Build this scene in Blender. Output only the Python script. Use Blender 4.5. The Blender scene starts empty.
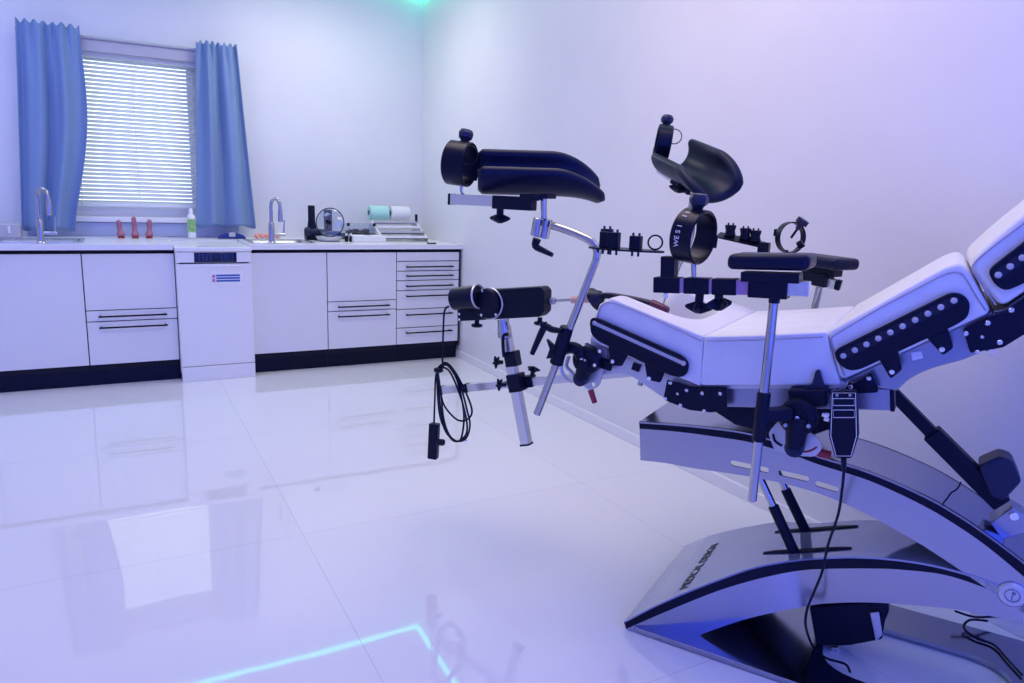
import bpy, bmesh, math, random
from mathutils import Vector, Matrix
random.seed(7)
C = bpy.context.scene.collection
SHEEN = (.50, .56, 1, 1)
PI = math.pi

# ------------------------------------------------------------------ camera
YAW, PITCH, ROLL, FPX = 0.4986, 0.1929, -0.0331, 724.5
CAM = Vector((-2.248, -4.9828, 1.2054))
cy_, sy_, cp_, sp_ = math.cos(YAW), math.sin(YAW), math.cos(PITCH), math.sin(PITCH)
_f = Vector((sy_*cp_, cy_*cp_, -sp_)); _r = Vector((cy_, -sy_, 0)); _d = _f.cross(_r)
_c, _s = math.cos(ROLL), math.sin(ROLL)
RGT, DWN, FWD = _c*_r + _s*_d, -_s*_r + _c*_d, _f
cam = bpy.data.objects.new('camera', bpy.data.cameras.new('camera'))
C.objects.link(cam)
Mx = Matrix((RGT, -DWN, -FWD)).transposed().to_4x4(); Mx.translation = CAM
cam.matrix_world = Mx
cam.data.sensor_width = 36; cam.data.lens = FPX/1024*36; cam.data.clip_start = 0.05
bpy.context.scene.camera = cam

# ------------------------------------------------------------------ measuring helpers
N0 = Vector((-1.021, -3.506, 0))                  # near front corner of the chair base on the floor
U = Vector((.513, -.858, 0)).normalized()          # chair axis, foot end -> head end
W = Vector((-U.y, U.x, 0)); Z = Vector((0, 0, 1))  # across the chair
MID = .28
def IM(a, b, c): return RGT*a+DWN*b+FWD*c
def V(u, w, z): return N0 + U*u + W*w + Z*z
def ray(x, y): return RGT*((x-512)/FPX) + DWN*((y-341.5)/FPX) + FWD
def onpl(x, y, p, n):
    d = ray(x, y); return CAM + d*((p-CAM).dot(n)/d.dot(n))
def P(x, y, w):      return onpl(x, y, N0 + W*w, W)          # a point of the chair's upright plane w
def H(x, y, z):      return onpl(x, y, Vector((0, 0, z)), Z) # a point of a level plane
def Y(x, y, yy):     return onpl(x, y, Vector((0, yy, 0)), Vector((0, 1, 0)))
def loc(p): d = p-N0; return d.dot(U), d.dot(W), p.z

# ------------------------------------------------------------------ materials
def mat(name, col, rough=.5, metal=0, spec=.5, **k):
    m = bpy.data.materials.new(name); m.use_nodes = True
    nt = m.node_tree; b = nt.nodes['Principled BSDF']
    b.inputs['Base Color'].default_value = (*col, 1)
    b.inputs['Roughness'].default_value = rough
    b.inputs['Metallic'].default_value = metal
    b.inputs['Specular IOR Level'].default_value = spec
    for a, v in k.items():
        b.inputs[a.replace('_', ' ')].default_value = v
    return m
def noise_bump(m, scale=60, strength=.1, dist=.002, detail=3, coord='Object', stretch=None):
    nt = m.node_tree; b = nt.nodes['Principled BSDF']
    tc = nt.nodes.new('ShaderNodeTexCoord'); n = nt.nodes.new('ShaderNodeTexNoise'); bp = nt.nodes.new('ShaderNodeBump')
    n.inputs['Scale'].default_value = scale; n.inputs['Detail'].default_value = detail
    src = tc.outputs[coord]
    if stretch:
        mp = nt.nodes.new('ShaderNodeMapping'); mp.inputs['Scale'].default_value = stretch
        nt.links.new(src, mp.inputs[0]); src = mp.outputs[0]
    nt.links.new(src, n.inputs['Vector']); nt.links.new(n.outputs['Fac'], bp.inputs['Height'])
    bp.inputs['Strength'].default_value = strength; bp.inputs['Distance'].default_value = dist
    nt.links.new(bp.outputs[0], b.inputs['Normal']); return m
def vary(m, col2, scale=8, detail=2, lo=.4, hi=.6, coord='Object'):
    nt = m.node_tree; b = nt.nodes['Principled BSDF']
    tc = nt.nodes.new('ShaderNodeTexCoord'); n = nt.nodes.new('ShaderNodeTexNoise'); r = nt.nodes.new('ShaderNodeValToRGB')
    n.inputs['Scale'].default_value = scale; n.inputs['Detail'].default_value = detail
    r.color_ramp.elements[0].position = lo; r.color_ramp.elements[1].position = hi
    r.color_ramp.elements[0].color = b.inputs['Base Color'].default_value[:]
    r.color_ramp.elements[1].color = (*col2, 1)
    nt.links.new(tc.outputs[coord], n.inputs['Vector']); nt.links.new(n.outputs['Fac'], r.inputs[0])
    nt.links.new(r.outputs[0], b.inputs['Base Color']); return m
def emis(name, col, s):
    m = mat(name, (0, 0, 0)); b = m.node_tree.nodes['Principled BSDF']
    b.inputs['Emission Color'].default_value = (*col, 1); b.inputs['Emission Strength'].default_value = s
    return m

M = {}
M['wall'] = vary(noise_bump(mat('white wall paint', (.80, .80, .82), .45, spec=.4), 120, .06, .001), (.78, .78, .80), 2)
M['ceiling'] = noise_bump(mat('white ceiling paint', (.80, .80, .82), .7), 90, .05, .001)
JX, JY = -H(325, 575, 0).x+6, -H(276, 539, 0).y+12
def tile_floor():
    m = mat('glossy white floor tile', (.82, .82, .84), .02, spec=.75)
    nt = m.node_tree; b = nt.nodes['Principled BSDF']
    tc = nt.nodes.new('ShaderNodeTexCoord'); mp = nt.nodes.new('ShaderNodeMapping')
    mp.inputs['Location'].default_value = (JX, JY, 0)
    br = nt.nodes.new('ShaderNodeTexBrick'); br.offset = 0
    br.inputs['Color1'].default_value = (.82, .82, .84, 1); br.inputs['Color2'].default_value = (.80, .80, .825, 1)
    br.inputs['Mortar'].default_value = (.62, .62, .67, 1)
    br.inputs['Scale'].default_value = 1; br.inputs['Mortar Size'].default_value = .0013
    br.inputs['Brick Width'].default_value = 1.2; br.inputs['Row Height'].default_value = 1.2
    nt.links.new(tc.outputs['Object'], mp.inputs[0]); nt.links.new(mp.outputs[0], br.inputs['Vector'])
    nt.links.new(br.outputs['Color'], b.inputs['Base Color'])
    n = nt.nodes.new('ShaderNodeTexNoise'); n.inputs['Scale'].default_value = 5.5; n.inputs['Detail'].default_value = 1
    nt.links.new(tc.outputs['Object'], n.inputs['Vector'])
    bp = nt.nodes.new('ShaderNodeBump'); bp.inputs['Strength'].default_value = .06; bp.inputs['Distance'].default_value = .004
    nt.links.new(n.outputs['Fac'], bp.inputs['Height']); nt.links.new(bp.outputs[0], b.inputs['Normal'])
    return m
M['floor'] = tile_floor()
M['cabinet'] = vary(mat('white cabinet lacquer', (.80, .80, .82), .3), (.79, .79, .815), 3)
M['appliance'] = mat('white enamel', (.84, .84, .86), .25)
M['worktop'] = vary(mat('white worktop laminate', (.84, .84, .86), .25), (.82, .82, .85), 20)
M['plinth'] = noise_bump(mat('black plinth', (.005, .005, .012), .4, spec=.28), 80, .05)
M['dark'] = noise_bump(mat('black plastic', (.006, .007, .017), .40, spec=.28), 200, .05, .0005)
M['gap'] = mat('dark shadow groove', (.01, .01, .014), .8)
M['satin'] = noise_bump(mat('black powder coat', (.006, .008, .015), .48, spec=.28), 300, .1, .0005)
M['leather_dark'] = noise_bump(mat('navy black leatherette', (.006, .008, .026), .40, spec=.28), 350, .12, .0006)
M['leather'] = noise_bump(vary(mat('white leatherette', (.84, .83, .84), .42), (.81, .80, .82), 12), 300, .1, .0006)
M['seam'] = mat('grey seam thread', (.42, .40, .45), .7)
M['chrome'] = noise_bump(mat('polished chrome', (.45, .45, .48), .14, 1), 20, .02, .001)
M['alu'] = noise_bump(mat('brushed aluminium', (.66, .66, .69), .33, 1), 60, .05, .001, stretch=(1, 1, 12))
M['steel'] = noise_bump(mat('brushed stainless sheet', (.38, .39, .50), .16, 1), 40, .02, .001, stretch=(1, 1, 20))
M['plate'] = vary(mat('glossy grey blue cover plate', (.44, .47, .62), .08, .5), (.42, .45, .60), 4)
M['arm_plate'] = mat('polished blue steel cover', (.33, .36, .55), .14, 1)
M['rubber'] = noise_bump(mat('black rubber edging', (.005, .006, .015), .3, spec=.28), 150, .05, .0005)
M['silver'] = noise_bump(mat('silver painted metal', (.60, .60, .66), .32, .6), 100, .05, .0005)
M['bluesteel'] = mat('anodised frame metal', (.35, .36, .46), .25, .8)
M['bolt'] = mat('bright bolt steel', (.85, .85, .87), .25, 1)
M['red'] = mat('red plastic', (.35, .015, .03), .4)
M['purple'] = mat('purple anodised metal', (.42, .24, .42), .35, .3)
M['lens'] = mat('clear white lens', (.50, .50, .56), .15)
M['gasket'] = mat('dark silicone', (.012, .012, .02), .3)
M['print'] = mat('black print', (.01, .01, .012), .5)
M['white'] = mat('white plastic', (.85, .85, .87), .35)
M['grey'] = noise_bump(mat('light grey plastic', (.50, .50, .56), .4), 100, .04)
M['skin'] = vary(mat('pink silicone', (.42, .17, .23), .4), (.36, .13, .19), 25)
M['pale'] = mat('peach rubber', (.75, .45, .36), .5)
M['wine'] = mat('wine red silicone', (.13, .02, .07), .3)
def cloth():
    m = mat('blue curtain cloth', (.29, .42, .66), .85, spec=.2)
    nt = m.node_tree; b = nt.nodes['Principled BSDF']; out = nt.nodes['Material Output']
    noise_bump(m, 500, .2, .0008)
    tr = nt.nodes.new('ShaderNodeBsdfTranslucent'); tr.inputs[0].default_value = (.25, .42, .75, 1)
    mx = nt.nodes.new('ShaderNodeMixShader'); mx.inputs[0].default_value = .25
    nt.links.new(b.outputs[0], mx.inputs[1]); nt.links.new(tr.outputs[0], mx.inputs[2]); nt.links.new(mx.outputs[0], out.inputs[0])
    return m
M['cloth'] = cloth()
def slat():
    m = mat('white blind slat', (.85, .87, .88), .5)
    nt = m.node_tree; b = nt.nodes['Principled BSDF']; out = nt.nodes['Material Output']
    tr = nt.nodes.new('ShaderNodeBsdfTranslucent'); tr.inputs[0].default_value = (.80, .88, .90, 1)
    mx = nt.nodes.new('ShaderNodeMixShader'); mx.inputs[0].default_value = .4
    nt.links.new(b.outputs[0], mx.inputs[1]); nt.links.new(tr.outputs[0], mx.inputs[2]); nt.links.new(mx.outputs[0], out.inputs[0])
    return m
M['slat'] = slat()
def glassy(name, col, rough=0.0):
    m = mat(name, col, rough); b = m.node_tree.nodes['Principled BSDF']
    b.inputs['Transmission Weight'].default_value = 1; b.inputs['IOR'].default_value = 1.45
    return m
M['glass'] = glassy('window glass', (.95, .98, 1))
def clear(name):
    m = mat(name, (1, 1, 1)); nt = m.node_tree; out = nt.nodes['Material Output']
    t = nt.nodes.new('ShaderNodeBsdfTransparent'); t.inputs[0].default_value = (.86, .90, .96, 1)
    g = nt.nodes.new('ShaderNodeBsdfGlossy'); g.inputs['Roughness'].default_value = .05
    mx = nt.nodes.new('ShaderNodeMixShader'); mx.inputs[0].default_value = .12
    nt.links.new(t.outputs[0], mx.inputs[1]); nt.links.new(g.outputs[0], mx.inputs[2]); nt.links.new(mx.outputs[0], out.inputs[0]); return m
M['acrylic'] = clear('clear acrylic')
M['bglass'] = mat('backsplash blue glass', (.40, .45, .62), .2)
M['green_led'] = emis('green light strip', (.10, 1.0, .55), 4)
M['green'] = vary(mat('green label', (.16, .42, .13), .5), (.35, .55, .20), 40)
M['navy'] = mat('navy plastic', (.01, .03, .22), .35)
M['coral'] = noise_bump(mat('coral foam', (.90, .38, .32), .9), 120, .5, .003)
M['mint'] = noise_bump(mat('mint film roll', (.45, .80, .72), .4), 50, .05)
M['paper'] = noise_bump(mat('white paper', (.82, .82, .84), .8), 80, .1)
M['darkgrey'] = noise_bump(mat('dark grey plastic', (.018, .020, .045), .42), 150, .06)
M['label_blue'] = mat('blue label bar', (.02, .09, .45), .5)
M['label_pink'] = mat('pink label print', (.55, .18, .38), .5)
M['display'] = mat('black glass display', (.006, .007, .012), .08)
M['sink'] = mat('steel sink', (.62, .62, .66), .25, .9)

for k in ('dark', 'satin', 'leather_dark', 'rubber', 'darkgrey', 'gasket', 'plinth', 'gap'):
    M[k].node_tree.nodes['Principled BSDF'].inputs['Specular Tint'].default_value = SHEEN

# ------------------------------------------------------------------ mesh builder
class B:
    def __init__(s): s.bm = bmesh.new()
    def poly(s, pts, vec):                          # an outline pushed along vec
        bm = s.bm; n = len(pts); vec = Vector(vec)
        a = [bm.verts.new(p) for p in pts]; b = [bm.verts.new(Vector(p)+vec) for p in pts]
        bm.faces.new(a[::-1]); bm.faces.new(b)
        for i in range(n): bm.faces.new((a[i], a[(i+1) % n], b[(i+1) % n], b[i]))
        return s
    def holed(s, outer, holes, vec):                # a sheet with openings, pushed along vec
        bm = s.bm; es = []
        for lp in [outer]+holes:
            vs = [bm.verts.new(p) for p in lp]
            es += [bm.edges.new((vs[i], vs[(i+1) % len(vs)])) for i in range(len(vs))]
        g = bmesh.ops.triangle_fill(bm, use_beauty=True, use_dissolve=False, edges=es)
        fs = [f for f in g['geom'] if isinstance(f, bmesh.types.BMFace)]
        r = bmesh.ops.extrude_face_region(bm, geom=fs)
        bmesh.ops.translate(bm, verts=[v for v in r['geom'] if isinstance(v, bmesh.types.BMVert)], vec=Vector(vec))
        return s
    def box(s, c, size, ax=None):
        ax = ax or (Vector((1, 0, 0)), Vector((0, 1, 0)), Z)
        x, y, z = [a*(h/2) for a, h in zip(ax, size)]; c = Vector(c)
        return s.poly([c-x-y-z, c+x-y-z, c+x+y-z, c-x+y-z], z*2)
    def span(s, a, b):
        a, b = Vector(a), Vector(b); return s.box((a+b)/2, [abs(v) for v in (b-a)])
    def grid(s, rows, closed_v=False, closed_u=False, caps=False):
        bm = s.bm; vs = [[bm.verts.new(p) for p in r] for r in rows]; n = len(rows); m = len(rows[0])
        for i in range(n if closed_u else n-1):
            for j in range(m if closed_v else m-1):
                bm.faces.new((vs[i][j], vs[i][(j+1) % m], vs[(i+1) % n][(j+1) % m], vs[(i+1) % n][j]))
        if caps:
            bm.faces.new(vs[0][::-1]); bm.faces.new(vs[-1])
        return s
    def lathe(s, prof, p0, axis, seg=28):           # prof: (radius, height along axis)
        axis = Vector(axis).normalized(); e1 = axis.orthogonal().normalized(); e2 = axis.cross(e1); p0 = Vector(p0)
        rows = [[p0+axis*h+(e1*math.cos(2*PI*k/seg)+e2*math.sin(2*PI*k/seg))*max(r, 1e-5) for k in range(seg)] for r, h in prof]
        return s.grid(rows, closed_v=True, caps=(Vector(prof[0])-Vector(prof[-1])).length > 1e-6)
    def cyl(s, p0, p1, r0, r1=None, seg=24):
        p0, p1 = Vector(p0), Vector(p1); r1 = r0 if r1 is None else r1; L = (p1-p0).length; e = min(r0, r1, L/2)*.12
        return s.lathe([(r0-e, 0), (r0, e), (r1, L-e), (r1-e, L)], p0, p1-p0, seg)
    def tube(s, pts, r, seg=12, closed=False):
        pts = [Vector(p) for p in pts]; n = len(pts); rows = []; e = None
        for i, p in enumerate(pts):
            t = (pts[(i+1) % n]-pts[i-1]) if closed else (pts[min(i+1, n-1)]-pts[max(i-1, 0)])
            t.normalize()
            e = t.orthogonal().normalized() if e is None else (e-t*e.dot(t)).normalized()
            f = t.cross(e); rr = r(i/(n-1)) if callable(r) else r
            rows.append([p+(e*math.cos(2*PI*k/seg)+f*math.sin(2*PI*k/seg))*rr for k in range(seg)])
        return s.grid(rows, closed_v=True, closed_u=closed, caps=not closed)
    def sqtube(s, p0, p1, a, b, side):              # rectangular bar: a along side, b across
        p0, p1 = Vector(p0), Vector(p1); t = (p1-p0).normalized(); side = (side-t*side.dot(t)).normalized(); o = t.cross(side)
        return s.poly([p0-side*a/2-o*b/2, p0+side*a/2-o*b/2, p0+side*a/2+o*b/2, p0-side*a/2+o*b/2], p1-p0)
    def torus(s, c, axis, R, r, seg=32, arc=1.0):
        axis = Vector(axis).normalized(); e1 = axis.orthogonal().normalized(); e2 = axis.cross(e1); c = Vector(c)
        n = seg if arc >= 1 else seg+1
        return s.tube([c+(e1*math.cos(2*PI*arc*k/seg)+e2*math.sin(2*PI*arc*k/seg))*R for k in range(n)], r, 8, arc >= 1)
    def star(s, c, axis, R, h, n=4, up=None):       # a star grip knob: c on the screw side, axis points outwards
        axis = Vector(axis).normalized(); e1 = (up-axis*up.dot(axis)).normalized() if up else axis.orthogonal().normalized()
        e2 = axis.cross(e1); c = Vector(c); pts = []
        for k in range(n*12):
            a = 2*PI*k/(n*12); rr = R*(.30+.70*abs(math.cos(n*a/2))**3.2)
            pts.append((e1*math.cos(a)+e2*math.sin(a))*rr)
        rows = [[c+axis*hh+p*k for p in pts] for hh, k in ((-.1*h, .35), (h*.18, .80), (h*.30, .97), (h*.50, 1), (h*.66, .93), (h*1.0, .45), (h*1.15, .2))]
        s.grid(rows, closed_v=True, caps=True)
        return s.cyl(c-axis*h*1.3, c+axis*h*.1, R*.30)
    def ball(s, c, r, sx=(1, 1, 1)):
        g = bmesh.ops.create_uvsphere(s.bm, u_segments=20, v_segments=12, radius=r)
        for v in g['verts']: v.co = Vector((v.co.x*sx[0], v.co.y*sx[1], v.co.z*sx[2]))+Vector(c)
        return s
ROOT = {}
def obj(name, b, m, parent=None, bevel=0, seg=3, sub=0, angle=32, at=None):
    bm = b.bm; bmesh.ops.recalc_face_normals(bm, faces=bm.faces)
    me = bpy.data.meshes.new(name)
    if parent is not None: o0 = ROOT[parent.name]
    else:
        lo = [min(v.co[i] for v in bm.verts) for i in range(3)]; hi = [max(v.co[i] for v in bm.verts) for i in range(3)]
        o0 = Vector(at) if at is not None else Vector(((lo[0]+hi[0])/2, (lo[1]+hi[1])/2, lo[2]))
    bmesh.ops.translate(bm, verts=bm.verts, vec=-o0)
    bm.to_mesh(me); bm.free()
    me.polygons.foreach_set('use_smooth', [True]*len(me.polygons))
    me.set_sharp_from_angle(angle=math.radians(angle))
    me.materials.append(m)
    o = bpy.data.objects.new(name, me); C.objects.link(o)
    if parent is not None: o.parent = parent
    else: o.location = o0
    ROOT[o.name] = o0
    if bevel:
        md = o.modifiers.new('bevel', 'BEVEL'); md.width = bevel; md.segments = seg; md.limit_method = 'ANGLE'; md.angle_limit = math.radians(40)
    if sub:
        md = o.modifiers.new('subdivision', 'SUBSURF'); md.levels = sub; md.render_levels = sub
    return o
def tag(o, label, cat, group=None):
    o['label'] = label; o['category'] = cat
    if group: o['group'] = group
    return o
def thing(name, label, cat, at, group=None):
    o = bpy.data.objects.new(name, None); C.objects.link(o); o.location = at; o.empty_display_size = .05
    ROOT[o.name] = Vector(at); return tag(o, label, cat, group)
def struct(name, b, m, parent=None, **k):
    o = obj(name, b, m, parent, **k)
    if parent is None: o['kind'] = 'structure'
    return o
def smooth(pts, n=8, closed=False):                 # a soft curve through points
    pts = [Vector(p) for p in pts]; N = len(pts); out = []
    for i in range(N if closed else N-1):
        if closed: p0, p1, p2, p3 = pts[i-1], pts[i], pts[(i+1) % N], pts[(i+2) % N]
        else: p0, p1, p2, p3 = pts[max(i-1, 0)], pts[i], pts[i+1], pts[min(i+2, N-1)]
        for k in range(n):
            t = k/n; out.append(.5*((2*p1)+(p2-p0)*t+(2*p0-5*p1+4*p2-p3)*t*t+(3*p1-p0-3*p2+p3)*t**3))
    if not closed: out.append(pts[-1])
    return out
def rounded(pts, r, n=5):                           # rounds the corners of an outline
    out = []; N = len(pts)
    for i in range(N):
        p, a, b = Vector(pts[i]), Vector(pts[i-1]), Vector(pts[(i+1) % N])
        rr = r[i] if isinstance(r, (list, tuple)) else r
        da, db = (a-p), (b-p); ra = min(rr, da.length*.48); rb = min(rr, db.length*.48)
        s, e = p+da.normalized()*ra, p+db.normalized()*rb
        for k in range(n+1):
            t = k/n; out.append(s*(1-t)**2+p*2*t*(1-t)+e*t*t)
    return out
def text(name, body, size, origin, right, up, m, parent, align='CENTER', depth=.0004):
    cu = bpy.data.curves.new(name, 'FONT'); cu.body = body; cu.size = size; cu.align_x = align; cu.align_y = 'CENTER'; cu.extrude = depth
    t = bpy.data.objects.new(name, cu); C.objects.link(t)
    dg = bpy.context.evaluated_depsgraph_get(); me = bpy.data.meshes.new_from_object(t.evaluated_get(dg))
    bpy.data.objects.remove(t)
    right = right.normalized(); nrm = right.cross(up).normalized(); up = nrm.cross(right)
    Mt = Matrix((right, up, nrm)).transposed().to_4x4(); Mt.translation = origin-ROOT[parent.name]
    me.transform(Mt); me.materials.clear(); me.materials.append(m)
    o = bpy.data.objects.new(name, me); C.objects.link(o); o.parent = parent; ROOT[o.name] = ROOT[parent.name]
    return o

# ================================================================== THE ROOM
YW, XR, ZC = .836, 0.012, 2.773
XL, YB = -4.6, -7.6
t = .12
struct('floor', B().span((XL-t, YB-t, -.1), (XR+t, YW+t, 0)), M['floor'], at=(0, 0, 0))
struct('ceiling', B().span((XL-t, YB-t, ZC), (XR+t, YW+t, ZC+.1)), M['ceiling'])
WX0, WX1, WZ0, WZ1 = -2.58, -1.66, 1.0, 2.13       # window opening
def rect_xz(x0, x1, z0, z1, y): return [Vector((x0, y, z0)), Vector((x1, y, z0)), Vector((x1, y, z1)), Vector((x0, y, z1))]
struct('wall_far', B().holed(rect_xz(XL-t, XR+t, 0, ZC, YW), [rect_xz(WX0, WX1, WZ0, WZ1, YW)], (0, .16, 0)), M['wall'], angle=20)
struct('wall_right', B().span((XR, YB-t, 0), (XR+t, YW, ZC)), M['wall'])
struct('wall_left', B().span((XL-t, YB-t, 0), (XL, YW, ZC)), M['wall'])
struct('wall_back', B().span((XL, YB-t, 0), (XR, YB, ZC)), M['wall'])
struct('baseboard_right', B().span((XR-.014, YB, 0), (XR, YW, .055)), M['white'], bevel=.003)
# window: frame, glass, reveal
win = struct('window_1', B().holed(rect_xz(WX0, WX1, WZ0, WZ1, YW+.10), [rect_xz(WX0+.055, WX1-.055, WZ0+.055, WZ1-.055, YW+.10)], (0, .05, 0)), M['white'])
obj('window_pane', B().span((WX0+.05, YW+.122, WZ0+.05), (WX1-.05, YW+.128, WZ1-.05)), M['glass'], win)
obj('window_sash', B().holed(rect_xz(WX0+.05, WX1-.05, WZ0+.05, WZ1-.05, YW+.105), [rect_xz(WX0+.09, WX1-.09, WZ0+.09, WZ1-.09, YW+.105)], (0, .015, 0)), M['white'], win, bevel=.003)
struct('trim_1', B().span((WX0-.02, YW-.03, WZ0-.035), (WX1+.02, YW+.1, WZ0)), M['white'], bevel=.004)

# venetian blind hung in the window opening
BX0, BX1 = -2.53, -1.70
bl = thing('venetian_blind', 'white venetian blind glowing with daylight, lowered over the window between two blue curtains', 'blind', (-2.06, YW+.02, 1.075))
b = B(); n = 36; z0, z1 = 1.10, 2.04
for i in range(n):
    z = z0+(z1-z0)*i/(n-1)
    b.box(((BX0+BX1)/2, YW+.03, z), (BX1-BX0, .026, .0012), (Vector((1, 0, 0)), Vector((0, .64, .77)), Vector((0, -.77, .64))))
obj('slats', b, M['slat'], bl)
obj('head_rail', B().span((BX0-.01, YW+.005, 2.052), (BX1+.01, YW+.055, 2.09)), M['white'], bl, bevel=.003)
obj('bottom_rail', B().span((BX0, YW+.015, 1.070), (BX1, YW+.045, 1.088)), M['white'], bl, bevel=.003)
for fx in (.10, .52, .97):
    x = BX0+(BX1-BX0)*fx; obj('ladder_cord', B().cyl((x, YW+.012, 1.08), (x, YW+.012, 2.03), .0025 if fx != .46 else .004, seg=8), M['white'], bl)
# curtain rail
rail = thing('curtain_rail', 'pale grey curtain rail board running above the window between the curtains', 'curtain rail', (-2.06, YW-.07, 2.07))
obj('fascia', B().span((-2.70, YW-.05, 2.075), (-1.50, YW-.03, 2.165)), M['grey'], rail, bevel=.006)
obj('rod', B().cyl((-2.74, YW-.062, 2.160), (-1.46, YW-.062, 2.160), .009), M['grey'], rail)
for x in (-2.6, -1.56): obj('bracket', B().span((x-.012, YW-.05, 2.09), (x+.012, YW-.001, 2.16)), M['grey'], rail, bevel=.002)

def curtain(label, xt0, xt1, xb0, xb1, zt, zb, folds, seed, flare, bulge=0):
    rnd = random.Random(seed); b = B(); nx, nz = 90, 44; rows = []
    ph = [rnd.uniform(0, 6.28) for _ in range(4)]
    for j in range(nz+1):
        v = j/nz; row = []; z = zt-(zt-zb)*v
        k = v**flare; x0 = xt0+(xb0-xt0)*k; x1 = xt1+(xb1-xt1)*k+bulge*math.sin(PI*min(1, v*1.05))**1.3
        for i in range(nx+1):
            s = i/nx; sw = s+.025*math.sin(2*PI*s*1.5+ph[0])*(1-abs(2*s-1))
            d = math.sin(2*PI*folds*sw+ph[1]+.5*v)*(.012+.026*min(1, v*3)) + math.sin(2*PI*folds*2.3*sw+ph[2])*(.009*(1-v)+.003)
            d += .006*math.sin(2*PI*9*s+ph[3])*math.exp(-v*20)
            zz = z+(.012*math.sin(2*PI*7*s+ph[0])*(1 if j == 0 else 0))+(.012*math.sin(2*PI*folds*sw+ph[1]) if j == nz else 0)
            row.append(Vector((x0+(x1-x0)*s, YW-.128-d-.01*v, zz)))
        rows.append(row)
    b.grid(rows)
    o = obj('curtain', b, M['cloth']); o.modifiers.new('thickness', 'SOLIDIFY').thickness = .002
    tag(o, label, 'curtain', 'curtains at the window'); return o
yc = YW-.09
curtain('left blue curtain hanging beside the blind, behind the left faucet', Y(16, 24, yc).x, Y(80, 34, yc).x, Y(22, 228, yc).x, Y(76, 228, yc).x, 2.205, .915, 2.4, 3, 1.0, .055)
curtain('right blue curtain, flaring out at its hem above the dark blue brush', Y(195.5, 47, yc).x, Y(236.5, 54, yc).x, Y(196, 224, yc).x, Y(255, 224, yc).x, 2.205, .945, 2.3, 11, 1.0)

# green light strips along the ceiling edge
tag(obj('light_strip', B().span((XL, YW-.03, ZC-.022), (XR, YW-.002, ZC-.002)), M['green_led']), 'glowing green strip along the ceiling edge above the window wall', 'light strip', 'ceiling strips')
tag(obj('light_strip', B().span((XR-.03, YB, ZC-.022), (XR-.002, YW-.04, ZC-.002)), M['green_led']), 'glowing green strip along the ceiling edge of the right wall', 'light strip', 'ceiling strips')

# ================================================================== CABINETS
ZT, ZB, ZWT = .812, .132, .866
def handle(door, x0, x1, z):
    b = B(); b.cyl((x0, -.034, z), (x1, -.034, z), .0055, seg=12)
    for x in (x0+.012, x1-.012): b.cyl((x, -.034, z), (x, .002, z), .005, seg=10)
    return obj('handle', b, M['dark'], door)
def cabinet(x0, x1, label, fronts, grille=False, panel_end=False):
    g = .003
    c = thing('base_cabinet', label, 'cabinet', ((x0+x1)/2, .29, 0), 'white base cabinets')
    obj('body', B().span((x0+.001, .020, .10), (x1-.001, .60, .69 if fronts is one else .832)), M['gap'], c)
    if fronts is one: obj('front_rail', B().span((x0+.001, .020, .69), (x1-.001, .07, .832)), M['gap'], c)
    obj('plinth', B().span((x0+.0005, .035, 0), (x1-.0005, .07, .128)), M['plinth'], c)
    if grille:
        b = B()
        for k in range(13):
            xx = x0+.10+k*.026; b.span((xx, .031, .035), (xx+.012, .034, .095))
        obj('vent_grille', b, M['dark'], c)
    Hh = ZT-ZB
    for f0, f1, hz, kind in fronts:
        d = obj(kind, B().span((x0+g, 0, ZT-Hh*f1+g), (x1-g, .019, ZT-Hh*f0-g)), M['cabinet'], c, bevel=.0015)
        if hz is not None: handle(d, x0+(x1-x0)*.13, x1-(x1-x0)*.12, ZT-Hh*hz)
    if panel_end: obj('side_panel', B().span((x1+.001, .0, .10), (x1+.008, .60, .832)), M['darkgrey'], c)
    return c
one = [(0, 1, None, 'door')]
combo = [(0, .505, None, 'door'), (.505, .605, .555, 'drawer'), (.605, 1, .655, 'drawer')]
six = [(0, .099, None, 'drawer'), (.099, .203, .155, 'drawer'), (.203, .305, .252, 'drawer'), (.305, .412, .36, 'drawer'),
       (.412, .614, .468, 'drawer'), (.614, .817, .67, 'drawer'), (.817, 1, .867, 'drawer')]
cabinet(-3.45, -2.95, 'white base cabinet with a plain door at the left edge of the photo', one)
cabinet(-2.95, -2.45, 'white plain-door cabinet under the left sink and faucet', one)
cabinet(-2.45, -1.95, 'white cabinet with two black bar handles directly left of the dishwasher', combo, True)
cabinet(-1.50, -1.00, 'white plain-door cabinet directly right of the dishwasher', one)
cabinet(-1.00, -0.50, 'white cabinet with two black bar handles beside the narrow drawers', combo)
cabinet(-0.50, -0.008, 'white cabinet of seven shallow drawers with a stack of black bar handles', six, False, True)
def sinkhole(x0, x1): return rounded([Vector((x0, .14, .833)), Vector((x1, .14, .833)), Vector((x1, .52, .833)), Vector((x0, .52, .833))], .05)
def wt(x0, x1, hx0, hx1, label):
    o = obj('worktop', B().holed([Vector((x0, -.02, .833)), Vector((x1, -.02, .833)), Vector((x1, YW, .833)), Vector((x0, YW, .833))], [sinkhole(hx0, hx1)], (0, 0, ZWT-.833)), M['worktop'])
    return tag(o, label, 'worktop', 'worktops')
wt(-3.47, -1.955, -2.93, -2.46, 'white worktop left of the dishwasher, under the window')
wt(-1.497, XR-.002, -1.45, -1.06, 'white worktop right of the dishwasher, running to the corner')
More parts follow.
